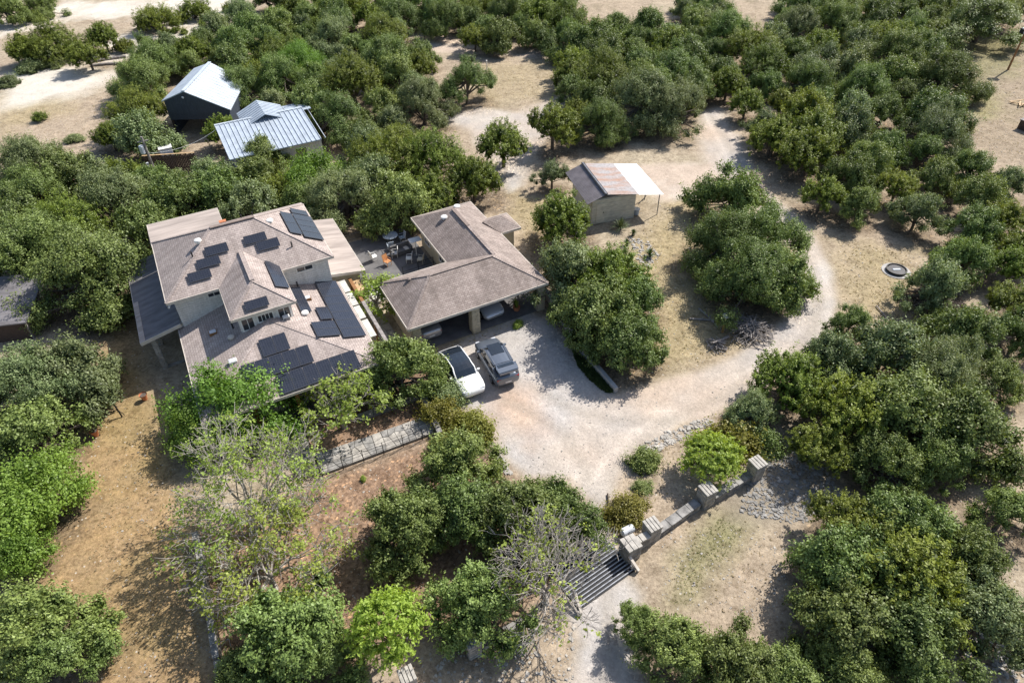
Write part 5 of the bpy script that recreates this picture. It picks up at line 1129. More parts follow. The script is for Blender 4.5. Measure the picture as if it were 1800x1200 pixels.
cgd = (B_ - A_); cg = thing('cattle_guard', 'cattle guard of parallel steel pipes across the lower drive', 'cattle guard', A_, math.atan2(cgd.y, cgd.x))
Lc = cgd.length; MB().box(-.1, Lc + .1, -.5, 2.3, -.6, -.001).build('pit', 'black', cg)
for k in range(14): MB().tube([(-.15, -.4 + k * .2, .05), (Lc + .15, -.4 + k * .2, .05)], .034, 8).build('pipe', 'pipe_grey', cg)
for x in (-.1, Lc * .5, Lc + .1): MB().box(x - .07, x + .07, -.5, 2.35, -.07, -.005 + .002).build('cross_bar', 'black', cg)
for (a, b, lab) in (((1100, 985), (1122, 1006), 'pale slanting rail at the right end of the cattle guard'), ((1008, 1050), (1022, 1080), 'pale slanting rail at the left end of the cattle guard')):
    a = G(*a); b = G(*b); dl = b - a; t = thing('guard_wing', lab, 'rail', a, math.atan2(dl.y, dl.x)); Lw = dl.length
    MB().beam((0, 0, .75), (Lw, 0, .2), .14, .10).build('top_rail', 'fascia', t); MB().box(-.06, .06, -.05, .05, -.1, .7).build('post', 'grey_wood', t); MB().box(Lw - .12, Lw, -.05, .05, -.1, .18).build('post', 'grey_wood', t)
    MB().beam((0.08, 0, .35), (Lw - .14, 0, .1), .08, .1).build('lower_rail', 'grey_wood', t)
# log borders along the drive
def log(label, pts, r=.07, mat='grey_wood', name='fallen_log', cat='log'):
    o = pts[0]; t = thing(name, label, cat, o, 0); P_ = [p - o + Vector((0, 0, .06)) for p in pts]
    MB().tube(P_, [r * (1 - .3 * i / len(P_)) for i in range(len(P_))], 7).build('stem', mat, t)
    for k in range(2):
        q = P_[len(P_) // 2] if k else P_[0].lerp(P_[-1], .75); a = rq.uniform(0, 6.28); MB().tube([q, q + Vector((math.cos(a) * .35, math.sin(a) * .35, .12))], [r * .5, r * .2], 5).build('branch_stub', mat, t)
    return t
log('dark steel edging rod bordering the left side of the planting bed by the drive', [G(1068, 868), G(1070, 895), G(1077, 920), G(1082, 935)], .05, 'dark_wood')
log('long bare pole lying in the shade left of the birdhouse', [G(1212, 561), G(1240, 563), G(1274, 566)], .08)
log('second bare pole crossing the long one left of the birdhouse', [G(1228, 543), G(1245, 558), G(1262, 576)], .07)
log('grey log lying below the birdhouse near the drive', [G(1280, 592), G(1262, 602), G(1248, 615)], .12)
log('thin pole lying beside the drive above the right thicket', [G(1540, 538), G(1552, 552), G(1562, 566)], .05)
for k, (a, b) in enumerate((((152, 112), (205, 102)), ((160, 116), (218, 112)), ((180, 106), (222, 100)))):
    log(('longest grey log of the pile at the top left slope', 'lowest grey log of the pile at the top left slope', 'short grey log on top of the pile at the top left slope')[k], [G(*a), G((a[0] + b[0]) / 2, (a[1] + b[1]) / 2 - 1), G(*b)], .2)
def brush(px, py, r_, n, label, mat='grey_wood'):
    t = thing('brush_pile', label, 'brush pile', G(px, py), 0); rr_ = random.Random(px); mb = MB()
    for k in range(n):
        a = rr_.uniform(0, 6.28); d0 = rr_.uniform(0, r_) ** 1; c = Vector((math.cos(a) * d0, math.sin(a) * d0, 0)); b = rr_.uniform(0, 6.28); l = rr_.uniform(.5, 1.1) * r_ * .7; hz_ = max(.05, (1 - d0 / r_) * r_ * .45)
        v = Vector((math.cos(b), math.sin(b), rr_.uniform(-.3, .3))) * l / 2; m_ = c + Vector((0, 0, hz_ * rr_.uniform(.2, 1) + .05)); mb.tube([m_ - v, m_ + Vector((0, 0, .05)), m_ + v], [.035, .03, .012], 4, False)
    tag(mb.build('sticks', mat, t), kind='stuff')
    for k in range(4):
        a = rr_.uniform(0, 6.28); v = Vector((math.cos(a), math.sin(a), .1)) * r_ * .8; MB().tube([-v * .8 + Vector((0, 0, .3 + k * .1)), v + Vector((0, 0, .35))], [.06, .04], 6).build('branch', mat, t)
    return t
brush(1645, 535, 2.1, 420, 'large dark pile of cut branches right of the drive below the round oak', 'bark')
brush(1318, 582, 1.7, 260, 'grey brush and root pile right of the birdhouse under the big oaks'); brush(1260, 608, .8, 70, 'small pile of grey sticks below the birdhouse')
brush(645, 215, 1.6, 160, 'grey brush heap in the woods right of the long metal roof')
bh, bht = pole_height(1270, 583, 1276, 556)
t = thing('birdhouse', 'white roofed birdhouse on an orange cedar post inside the drive loop', 'birdhouse', bh, .4)
MB().box(-.06, .06, -.06, .06, -.1, bht - .25).build('post', 'orange_wood', t); bx_ = MB().box(-.14, .14, -.14, .14, bht - .25, bht + .05).build('box', 'orange_wood', t)
MB().slab([(-.24, -.24, bht + .1), (.24, -.24, bht + .1), (.24, .24, bht + .16), (-.24, .24, bht + .16)], .04).build('roof', 'white', t); MB().tube([(0, -.15, bht - .08), (0, -.145, bht - .08)], .03, 8).build('entrance_hole', 'black', bx_)
rg_ = thing('fire_ring', 'round galvanised ring with a flat lid lying in the grass right of the drive', 'fire ring', G(1575, 476), 0)
mb = MB(); n = 32
ring = []
for i in range(n):
    a = 2 * math.pi * i / n; ring.append((math.cos(a), math.sin(a)))
vs = [(x * .8, y * .8, 0) for x, y in ring] + [(x * .8, y * .8, .22) for x, y in ring] + [(x * .72, y * .72, .22) for x, y in ring] + [(x * .72, y * .72, .0) for x, y in ring]
fs = [(k * n + i, k * n + (i + 1) % n, (k + 1) * n + (i + 1) % n, (k + 1) * n + i) for k in range(3) for i in range(n)]
mb.add(vs, fs).build('rim', 'black', rg_); MB().tube([(0, 0, -.05), (0, 0, .14)], .66, 28).build('lid', 'concrete_dark', rg_); MB().tube([(0, 0, -.1), (0, 0, .02)], 1.1, 28).build('base_pad', 'concrete', rg_); MB().box(-.3, .3, -.1, .1, .12, .18).build('lid_handle', 'galv', rg_)
# pots and sundial stick
for (px, py, lab) in ((255, 701, 'terracotta pot on the lawn nearer the house corner'), (169, 764, 'terracotta pot on the lawn nearer the left oaks')):
    t = thing('clay_pot', lab, 'pot', G(px, py), 0, 'terracotta pots on the lawn')
    MB().tube([(0, 0, -.08), (0, 0, .35), (0, 0, .36), (0, 0, .44)], [.14, .22, .25, .26], 16, False).build('body', 'terracotta', t); MB().tube([(0, 0, .3), (0, 0, .38)], .2, 14).build('soil', 'bark', t)
t = thing('garden_stake', 'thin dark leaning stake between the two clay pots on the lawn', 'stake', G(214, 731), 0)
MB().tube([(0, 0, -.05), (-.15, .1, .9)], .05, 6).build('shaft', 'black', t); MB().tube([(.2, .05, .04), (-.1, .08, .5)], .02, 6).build('brace', 'black', t)
t = thing('planter', 'round planter with green leaves at the right end of the garage front', 'planter', G(908, 545), 0)
MB().tube([(0, 0, -.05), (0, 0, .35)], [.2, .28], 14).build('pot', 'terracotta', t); pl_ = tufts('leaves', None, [(0, 0, 1)], 'pecan', .7, .08, 60, parent=t, local=True); pl_.location = (0, 0, .3)

# ------------------------------------------------------------------ cars
def car(name, label, loc, heading, paint, L=4.5, Wd=1.86, Hh=1.5, belt=.92, hood=.95, cowl=.52, roof_f=.30, roof_r=-.42, tail=-.86, style='hatch', glassroof=False, gate=False, rails=False):
    """x forward. stations are fractions of half length"""
    t = thing(name, label, 'car', loc, math.atan2(heading[1], heading[0])); h = L / 2; w = Wd / 2
    def ring(x, k, zb, zs, zt, kt=.86):
        W_ = w * k; half = [(W_ * .86, zb), (W_ * .97, zb + .12), (W_, (zb + zs) / 2), (W_ * .985, zs - .04), (W_ * kt, zt), (W_ * .45, zt + .03)]
        pts = [(x, y, z) for y, z in half]; return pts + [(x, 0, zt + .035)] + [(x, -y, z) for y, z in half[::-1]]
    zt_tail = belt + (.06 if style != 'sedan' else .08)
    st = [(-1.0, .70, .42, .72, .78), (-.985, .84, .34, .82, .90), (-.94, .93, .28, .88, zt_tail), (-.80, .98, .24, belt, zt_tail + .01), (-.5, 1.0, .22, belt, belt + .03), (0, 1.0, .22, belt, belt + .02), (cowl, .99, .22, belt - .02, belt + .02), (.72, .97, .24, belt - .08, belt - .05), (.88, .92, .26, belt - .16, belt - .14), (.965, .82, .32, belt - .26, belt - .24), (1.0, .66, .4, belt - .36, belt - .33)]
    MB().loft([ring(x * h, k, zb, zs, zt) for x, k, zb, zs, zt in st]).build('body', paint, t, smooth=True)
    def gr(x, wb, zb, wr_, zr): return [(x, wb, zb), (x, (wb + wr_) / 2 + .02, (zb + zr) / 2), (x, wr_, zr), (x, wr_ * .5, zr + .03), (x, 0, zr + .04), (x, -wr_ * .5, zr + .03), (x, -wr_, zr), (x, -(wb + wr_) / 2 - .02, (zb + zr) / 2), (x, -wb, zb)]
    rw_ = w * .72; bw = w * .93; zb = belt - .02
    gs = [gr(cowl * h, bw * .9, zb, bw * .82, zb + .05), gr((cowl * .5 + roof_f * .5) * h, bw, zb, (bw + rw_) / 2 * .95, (zb + Hh) / 2 + .06), gr(roof_f * h, bw, zb, rw_, Hh - .06), gr(0, bw, zb, rw_ * 1.02, Hh - .03), gr(roof_r * h, bw, zb, rw_ * .98, Hh - .07)]
    if gate: gs += [gr(roof_r * h - .12, bw, zb, rw_ * .96, Hh - .09)]
    else: gs += [gr((roof_r * .5 + tail * .5) * h, bw * .98, zb, (bw + rw_) / 2 * .93, (zb + Hh) / 2 + .08), gr(tail * h, bw * .88, zb, bw * .8, zb + .07)]
    MB().loft(gs).build('windows', 'car_glass', t, smooth=False)
    # roof skin
    rf = [gr(roof_f * h - .02, 0, 0, rw_ - .01, Hh - .045), gr(0, 0, 0, rw_ * 1.02 - .0, Hh - .015), gr(roof_r * h + .02, 0, 0, rw_ * .98, Hh - .055)]
    rf = [[p for p in r[2:7]] + [(r[6][0], r[6][1], r[6][2] - .03), (r[2][0], r[2][1], r[2][2] - .03)] for r in rf]
    if not glassroof: rfo = MB().loft(rf).build('roof', paint, t, smooth=False)
    # pillars and roof edges
    for s in (-1, 1):
        MB().tube([(cowl * h, s * bw * .84, zb + .05), ((cowl + roof_f) / 2 * h, s * (bw + rw_) / 2 * .96, (zb + Hh) / 2 + .07), (roof_f * h, s * rw_ * 1.0, Hh - .05), (0, s * rw_ * 1.02, Hh - .02), (roof_r * h, s * rw_ * .99, Hh - .06)] + ([] if gate else [((roof_r + tail) / 2 * h, s * (bw + rw_) / 2 * .94, (zb + Hh) / 2 + .09), (tail * h, s * bw * .82, zb + .07)]), .055, 6).build('roof_frame', paint, t)
        for px_ in (.02, ): MB().beam((px_ * h, s * (bw + .005), zb), (px_ * h, s * (rw_ + .02), Hh - .06), .06, .05).build('door_pillar', 'black', t)
        mr_ = MB().obox((cowl * h - .25, s * (w + .06), belt + .06), .14, .2, .13).build('mirror', paint, t, bevel=.02)
        MB().box(h - .30, h - .10, min(s * w * .50, s * w * .80), max(s * w * .50, s * w * .80), belt - .27, belt - .17).build('headlight', 'lamp_clear', t)
        MB().box(-h + .03, -h + .16, min(s * w * .52, s * w * .84), max(s * w * .52, s * w * .84), belt - .24, belt - .06).build('tail_light', 'tail_red', t)
        for xw in (.62, -.60):
            wr_ = thing_wheel(t, xw * h, s * (w - .10))
        for xd in (.1, -.28): MB().box(xd * h, xd * h + .16, min(s * w, s * (w + .012)), max(s * w, s * (w + .012)), belt - .16, belt - .13).build('door_handle', paint, t)
    MB().box(h - .12, h - .02, -w * .45, w * .45, .36, .50).build('grille', 'black', t); MB().box(-h - .012, -h + .1, -.22, .22, .5, .62).build('license_plate', 'white', t)
    if style == 'sedan': MB().beam((-h * .8, -w * .7, zt_tail + .035), (-h * .8, w * .7, zt_tail + .035), .08, .02).build('trunk_lip', paint, t)
    if rails:
        for s in (-1, 1): MB().tube([(roof_f * h - .1, s * rw_ * .92, Hh), (roof_f * h - .2, s * rw_ * .92, Hh + .05), (roof_r * h + .1, s * rw_ * .9, Hh + .05), (roof_r * h, s * rw_ * .9, Hh - .02)], .02, 6).build('roof_rail', 'rim', t)
        MB().box(-.45, .62, -.46, .46, Hh + .012, Hh + .03).build('sunroof', 'car_glass', t)
    if gate:
        x0 = roof_r * h - .1
        # open cargo bay and raised tailgate
        MB().box(-h + .12, x0 - .03, -bw * .84, bw * .84, belt - .05, belt + .06).build('cargo_floor', 'leather', t)
        for s in (-1, 1): MB().prism([(x0, s * bw * .97), (x0, s * bw * .84), (-h + .14, s * bw * .78), (-h + .14, s * bw * .94)], belt, [Hh - .1, Hh - .12, belt + .12, belt + .12]).build('side_panel', paint, t)
        MB().box(-h + .3, -h + .75, -.4, .25, belt + .061, belt + .26).build('cargo_bag', 'wood', t)
        tg = MB().loft([[(x0 + .03, -bw * .72, Hh + .02), (x0 + .03, bw * .72, Hh + .02), (x0 + .03, bw * .72, Hh - .03), (x0 + .03, -bw * .72, Hh - .03)], [(x0 - .45, -bw * .86, Hh + .10), (x0 - .45, bw * .86, Hh + .10), (x0 - .45, bw * .86, Hh + .04), (x0 - .45, -bw * .86, Hh + .04)], [(x0 - .86, -bw * .80, Hh + .06), (x0 - .86, bw * .80, Hh + .06), (x0 - .86, bw * .80, Hh - .10), (x0 - .86, -bw * .80, Hh - .10)]]).build('tailgate', paint, t, bevel=.02)
        MB().beam((x0 - .10, 0, Hh + .055), (x0 - .42, 0, Hh + .108), bw * 1.3, .02).build('rear_window', 'car_glass', tg)
        MB().obox((x0 - .86, 0, Hh - .08), .10, bw * 1.5, .14, 0, 0).build('tailgate_lip', paint, tg)
    return t
WH = {}
def thing_wheel(parent, x, y):
    if 'ty' not in WH:
        a = MB().tube([(0, -.11, 0), (0, -.09, 0), (0, .09, 0), (0, .11, 0)], [.29, .33, .33, .29], 20).build('tyre', 'rubber', None); b = MB().tube([(0, -.118, 0), (0, .118, 0)], .21, 12).build('rim', 'rim', None)
        c = MB().tube([(0, -.101, 0), (0, .101, 0)], .38, 20).build('wheel_arch', 'black', None)
        WH['ty'], WH['ri'], WH['ar'] = a.data, b.data, c.data
        for o in (a, b, c): bpy.data.objects.remove(o)
    w_ = inst('wheel', WH['ty'], parent, (x, y, .33)); inst('rim', WH['ri'], w_); inst('wheel_arch', WH['ar'], parent, (x, y * .985, .36)); return w_
car('parked_car', 'white electric hatchback with dark glass roof parked nose down beside the grey suv', (-3.52, 33.75, 0), (2.03, -4.06), 'paint_white', 4.55, 1.86, 1.5, .95, cowl=.42, roof_f=.12, roof_r=-.45, tail=-.93, glassroof=True)
car('parked_car', 'grey suv with sunroof and its tailgate standing open beside the white electric car', (-1.12, 34.8, 0), (-1.63, 4.05), 'paint_grey', 4.45, 1.86, 1.62, .98, cowl=.50, roof_f=.12, roof_r=-.62, tail=-.95, gate=True, rails=True)
w1 = W(15.9, -3.75, .03); car('parked_car', 'silver sedan with red tail lamps parked nose in under the left garage bay', w1, (HB.x, HB.y), 'paint_silver', 4.5, 1.78, 1.42, .9, style='sedan', cowl=.4, roof_f=.12, roof_r=-.35, tail=-.66)
w2 = W(20.9, -3.9, .03); car('parked_car', 'pale silver coupe parked under the right garage bay with its smooth front outward', w2, (-HB.x + .05, -HB.y), 'paint_pale', 4.5, 1.8, 1.35, .88, style='sedan', cowl=.3, roof_f=.05, roof_r=-.45, tail=-.8)

# ------------------------------------------------------------------ vegetation meshes
def leaf_mesh(name, C0, Nn, size, mat, rs_, up=.35, long=1.6, mult=1.0):
    """C0 leaf centres, Nn preferred normals -> rhombic leaf quads with a per-leaf variation value"""
    n = len(C0); d = Nn * .85 + rs_.normal(size=(n, 3)) * .50; d[:, 2] += up; d /= np.linalg.norm(d, axis=1)[:, None]
    r_ = rs_.normal(size=(n, 3)); t = np.cross(d, r_); t /= np.linalg.norm(t, axis=1)[:, None] + 1e-9; b = np.cross(d, t)
    s = (size * (.65 + .7 * rs_.rand(n)) * mult)[:, None]
    Vv = np.stack([C0 - t * s * long / 2, C0 + b * s / 2, C0 + t * s * long / 2, C0 - b * s / 2], 1).reshape(-1, 3)
    me = bpy.data.meshes.new(name); me.vertices.add(4 * n); me.vertices.foreach_set('co', Vv.astype(np.float32).ravel())
    me.loops.add(4 * n); me.loops.foreach_set('vertex_index', np.arange(4 * n, dtype=np.int32)); me.polygons.add(n); me.polygons.foreach_set('loop_start', (np.arange(n) * 4).astype(np.int32))
    me.update(); return me
def finish_leaf(me, lv, mat):
    at = me.attributes.new('leafvar', 'FLOAT', 'FACE'); at.data.foreach_set('value', lv.astype(np.float32)); me.materials.append(mat); return me
def lobes_for(rs_, kind):
    """lobes of a crown of radius 1 round the trunk axis"""
    out = []
    if kind == 'juniper':
        for k in range(26):
            a = k * 2.399 + rs_.rand(); r = .82 * math.sqrt((k + .3) / 26) * (.8 + .4 * rs_.rand()); out.append((r * math.cos(a), r * math.sin(a), .12 + .62 * (1 - r) * (.5 + .8 * rs_.rand()) + .1 * rs_.rand(), .14 + .13 * rs_.rand()))
    else:
        el_a, el_k = rs_.rand() * 6.28, .28 * rs_.rand(); gap = rs_.rand() * 6.28
        def squash(x, y):
            c, q = math.cos(el_a), math.sin(el_a); u, v = x * c + y * q, -x * q + y * c; u *= 1 + el_k; v *= 1 - el_k; return u * c - v * q, u * q + v * c
        for k in range(9):
            a = k * 2.399 + rs_.rand() * 1.1; r = .60 * math.sqrt((k + .4) / 9) * (.7 + .6 * rs_.rand()); x, y = squash(r * math.cos(a), r * math.sin(a)); out.append((x, y, .26 + .40 * (1 - r) * (.3 + 1.1 * rs_.rand()) + .12 * (rs_.rand() - .5), .19 + .15 * rs_.rand()))
        for k in range(24):
            a = 6.283 * rs_.rand(); r = .62 + .50 * rs_.rand() ** .9
            if abs((a - gap + 3.14) % 6.283 - 3.14) < .5 and r > .7: continue
            x, y = squash(r * math.cos(a), r * math.sin(a)); out.append((x, y, .0 + .45 * rs_.rand() * (1.35 - r), .09 + .14 * rs_.rand()))
        for k in range(8):
            a = 6.28 * rs_.rand(); r = .6 * rs_.rand(); out.append((r * math.cos(a), r * math.sin(a), .52 + .32 * rs_.rand(), .08 + .11 * rs_.rand()))
    return [tuple(v * .87 for v in o) for o in out]
def crown(name, kind, seed, R, dens, leaf, per, mat):
    rs_ = np.random.RandomState(seed); lb = np.array(lobes_for(rs_, kind)) * R; P_ = []; Nn = []; Cv = []
    flat = .8 if kind != 'juniper' else 1.7
    for i, (x, y, z, r) in enumerate(lb):
        m_ = int(dens * 4 * math.pi * r * r); d = rs_.normal(size=(m_, 3)); d /= np.linalg.norm(d, axis=1)[:, None]; d = d[d[:, 2] > -.55]
        rad_ = r * (.60 + .52 * rs_.rand(len(d)) ** .8)
        # knobbly surface
        kn = np.sin(d[:, 0] * 7 + i) * np.sin(d[:, 1] * 7 + 2 * i) * np.sin(d[:, 2] * 6); rad_ *= 1 + .22 * kn
        p = np.array([x, y, z]) + d * rad_[:, None] * np.array([1, 1, flat])
        keep = np.ones(len(p), bool)
        for j, (x2, y2, z2, r2_) in enumerate(lb):
            if j != i: keep &= np.linalg.norm((p - np.array([x2, y2, z2])) / np.array([1, 1, flat]), axis=1) > r2_ * .72
        p = p[keep]; d = d[keep]; P_.append(p); Nn.append(d); Cv.append(np.full(len(p), rs_.rand()))
    p = np.concatenate(P_); d = np.concatenate(Nn); cv = np.concatenate(Cv); m_ = len(p)
    tw = d * .5 + rs_.normal(size=(m_, 3)) * .4; tw[:, 2] += .55 if kind != 'bright' else .15; tw /= np.linalg.norm(tw, axis=1)[:, None]
    tl = {'juniper': .38, 'bright': .5}.get(kind, .34) * (.45 + .5 * rs_.rand(m_) + 1.9 * rs_.rand(m_) ** 5); clv = rs_.rand(m_)
    s_1 = rs_.rand(m_, per); sprd = {'juniper': .07, 'bright': .16}.get(kind, .12)
    C0 = p[:, None, :] + tw[:, None, :] * (s_1 * tl[:, None])[..., None] + rs_.normal(size=(m_, per, 3)) * sprd
    NN = np.repeat(tw[:, None, :] * .5 + d[:, None, :] * .5, per, 1)
    lv = np.clip(.26 * rs_.rand(m_, per) + .28 * clv[:, None] + .22 * cv[:, None] + .38 * s_1 - .10, 0, 1)  # tone rises toward twig tips, painting lit tips over dark gaps
    C0 = C0.reshape(-1, 3); NN = NN.reshape(-1, 3); lv = lv.reshape(-1); sz_ = np.ones(len(C0))
    # inner foliage: oversized dark quads added to block light and shade the lobes
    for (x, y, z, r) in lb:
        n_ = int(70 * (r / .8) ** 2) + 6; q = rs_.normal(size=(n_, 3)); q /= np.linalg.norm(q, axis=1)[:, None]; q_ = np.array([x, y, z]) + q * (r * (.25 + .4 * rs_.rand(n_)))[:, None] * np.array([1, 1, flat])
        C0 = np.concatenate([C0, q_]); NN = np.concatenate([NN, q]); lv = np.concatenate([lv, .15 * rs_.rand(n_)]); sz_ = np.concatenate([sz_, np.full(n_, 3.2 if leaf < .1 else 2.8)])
    me = leaf_mesh(name, C0, NN, leaf, mat, rs_, up=.3, long=1.7 if kind != 'juniper' else 2.2, mult=sz_)
    return finish_leaf(me, lv, mat), lb
def trunk(name, lb, Hc, R, seed, mat, r0):
    """trunk up to the crown base, then limbs to the lobes. Crown origin sits at z = Hc - ..."""
    r = random.Random(seed); mb = MB(); forkz = .25 * R; lean = Vector((r.uniform(-.12, .12), r.uniform(-.12, .12), 0)) * R
    stems = 1 if seed % 3 else 2
    for s in range(stems):
        off = Vector((r.uniform(-.1, .1), r.uniform(-.1, .1), 0)) * R * (stems - 1)
        top = Vector((lean.x, lean.y, forkz)) + off * 2
        mb.tube([Vector((0, 0, -1.0 * R)) + off * .4, Vector((0, 0, -.2 * R)) + off, top], [r0 * 1.25, r0, r0 * .75], 8)
        for i, (x, y, z, rr_) in enumerate(lb):
            if i % stems != s: continue
            e = Vector((x, y, z)); m1 = top.lerp(e, .45) + Vector((r.uniform(-.1, .1), r.uniform(-.1, .1), -.06)) * R
            st_ = top if r.random() < .6 else Vector((0, 0, -.1 * R)) + off
            mb.tube([st_, m1, e], [r0 * .45, r0 * .28, r0 * .1], 5, False)
            for q in range(3):
                a = e + Vector((r.uniform(-1, 1), r.uniform(-1, 1), r.uniform(-.2, 1))).normalized() * rr_ * .95; mb.tube([m1.lerp(e, .6), a], [r0 * .14, r0 * .03], 4, False)
    o = mb.build(name, mat, None, uvs=False); me = o.data; bpy.data.objects.remove(o); return me
LIB = {}
def lib(kind, size, idx):
    """crown + trunk meshes of reference radius, shared by all trees of the kind"""
    key = (kind, size, idx)
    if key in LIB: return LIB[key]
    ck = 'juniper' if kind == 'juniper' else ('bright' if kind == 'bright' else 'oak')
    R0 = {'L': 4.2, 'S': 3.0, 'B': 1.2}[size]; dens = {'L': 9.5, 'S': 9.0, 'B': 17}[size]; per = {'oak': 30, 'juniper': 30, 'bright': 34}[ck]; leaf = {'L': .066, 'S': .084, 'B': .065}[size] * (.95 if ck == 'bright' else (.82 if ck == 'juniper' else 1))
    seed = 100 + idx * 17 + {'oak': 1, 'grey': 400, 'juniper': 800, 'bright': 1200, 'yellow': 1600, 'willow': 2000, 'pecan': 2400}.get(kind, 0) + {'L': 0, 'S': 5000, 'B': 9000}[size]
    cm, lb = crown('crown', ck, seed, R0, dens, leaf, per, LEAF[kind]); tm = trunk('trunk', lb, 0, R0, seed, MT['bark'], .055 * R0)
    LIB[key] = (cm, tm, R0); return LIB[key]
NAMES = {'oak': ('live_oak', 'tree'), 'grey': ('live_oak', 'tree'), 'juniper': ('cedar_tree', 'tree'), 'bright': ('feathery_tree', 'tree')}
rr2 = random.Random(77)
cnt = {}
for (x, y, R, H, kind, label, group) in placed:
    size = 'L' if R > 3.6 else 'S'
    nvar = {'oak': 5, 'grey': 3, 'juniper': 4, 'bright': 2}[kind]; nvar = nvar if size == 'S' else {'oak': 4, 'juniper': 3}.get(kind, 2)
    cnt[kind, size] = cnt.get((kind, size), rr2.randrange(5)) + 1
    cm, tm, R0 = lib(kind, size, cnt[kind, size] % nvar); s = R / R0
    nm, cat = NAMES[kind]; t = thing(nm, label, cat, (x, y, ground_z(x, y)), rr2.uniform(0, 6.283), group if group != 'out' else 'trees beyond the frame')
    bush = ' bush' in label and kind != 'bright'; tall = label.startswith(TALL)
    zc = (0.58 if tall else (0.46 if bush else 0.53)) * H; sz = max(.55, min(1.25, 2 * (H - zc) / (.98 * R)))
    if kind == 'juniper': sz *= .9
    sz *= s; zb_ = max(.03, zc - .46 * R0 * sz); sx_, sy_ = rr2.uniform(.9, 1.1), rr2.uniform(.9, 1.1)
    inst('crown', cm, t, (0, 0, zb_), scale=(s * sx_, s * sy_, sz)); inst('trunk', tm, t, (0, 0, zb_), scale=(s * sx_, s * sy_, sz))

# sparse bare-branched trees
def sparse_tree(px, py, r_px, label, seed, leafk='pecan', leaves=1.0, depth=5, H=5.2, name='sparse_tree', leafsize=.105, bark='pale_bark', tuft=9):
    zc = H * .62; p = G(px, py, zc); R = r_px * (p - Vector((0, 0, CAM_H))).length / 1205; t = thing(name, label, 'tree', (p.x, p.y, ground_z(p.x, p.y)), 0)
    r = random.Random(seed); mb = MB(); tips = []
    def grow(a, d, l, rad_, k):
        pts = [a]; q = a.copy(); dd = d.copy()
        for i in range(3):
            dd = (dd + Vector((r.gauss(0, .16), r.gauss(0, .16), r.gauss(.03, .1)))).normalized(); q = q + dd * l / 3; pts.append(q.copy())
        mb.tube(pts, [max(rad_ * .8, .015), max(rad_ * .7, .014), max(rad_ * .6, .012), max(rad_ * .5, .009)], 6 if k > 2 else 4, False)
        if k <= 2: tips.append((pts[2], dd)); tips.append((pts[3], dd))
        if k == 0: return
        for i in range(r.choice((3, 3, 4)) if k > 1 else 3):
            nd = (dd + Vector((r.gauss(0, .55), r.gauss(0, .55), r.gauss(.02, .35)))).normalized(); s0 = pts[r.choice((2, 3, 3))]
            grow(s0, nd, l * r.uniform(.62, .88), rad_ * .6, k - 1)
    base = Vector((0, 0, -.1)); fork = Vector((0, 0, H * .22)); mb.tube([base, fork * .5, fork], [.2, .17, .15], 8)
    nb = 10
    for k in range(nb):
        a = k * 6.283 / nb + r.uniform(-.3, .3); el = r.uniform(.2, .9) if k % 2 else r.uniform(.5, 1.1); grow(fork, Vector((math.cos(a) * math.cos(el), math.sin(a) * math.cos(el), math.sin(el))), R * .46, .09, depth - 1)
    o = mb.build('trunk', bark, t, uvs=False)
    rs_ = np.random.RandomState(seed); tp = [x for x in tips if rs_.rand() < leaves]; P_ = np.array([tuple(x[0]) for x in tp]); D = np.array([tuple(x[1]) for x in tp]); m_ = len(P_)
    C0 = P_[:, None, :] + rs_.normal(size=(m_, tuft, 3)) * .13; lv = np.clip(.5 * rs_.rand(m_, 1) + .5 * rs_.rand(m_, tuft), 0, 1)
    me = leaf_mesh('crown', C0.reshape(-1, 3), np.repeat(D[:, None, :], tuft, 1).reshape(-1, 3), leafsize, None, rs_, up=.5, long=1.5); finish_leaf(me, lv.reshape(-1), LEAF[leafk]); inst('crown', me, t); return t
sparse_tree(435, 862, 128, 'wide sparse tree with pale bare branches and lime leaf tufts left of the flagstone walk', 3, leaves=.19)
sparse_tree(455, 975, 105, 'sparse lime leaved tree below the wide one, beside the long low stone edge', 4, leaves=.19)
sparse_tree(590, 690, 75, 'slender sparse tree against the porch eave of the solar roof', 5, leaves=.3, depth=4, H=5.0, leafsize=.13, bark='pale_bark')
sparse_tree(960, 1000, 115, 'almost bare tree with whitish twigs over the left end of the cattle guard', 6, leaves=.06)
sparse_tree(655, 500, 48, 'young lime green tree in the sunlit gap between the pergola and the garage', 8, leaves=.35, depth=4, H=4.2, leafsize=.14)
sparse_tree(210, 230, 30, 'thin bare limbed tree at the edge of the eroded slope near the utility pole', 9, leaves=.4, depth=4, H=3.5)
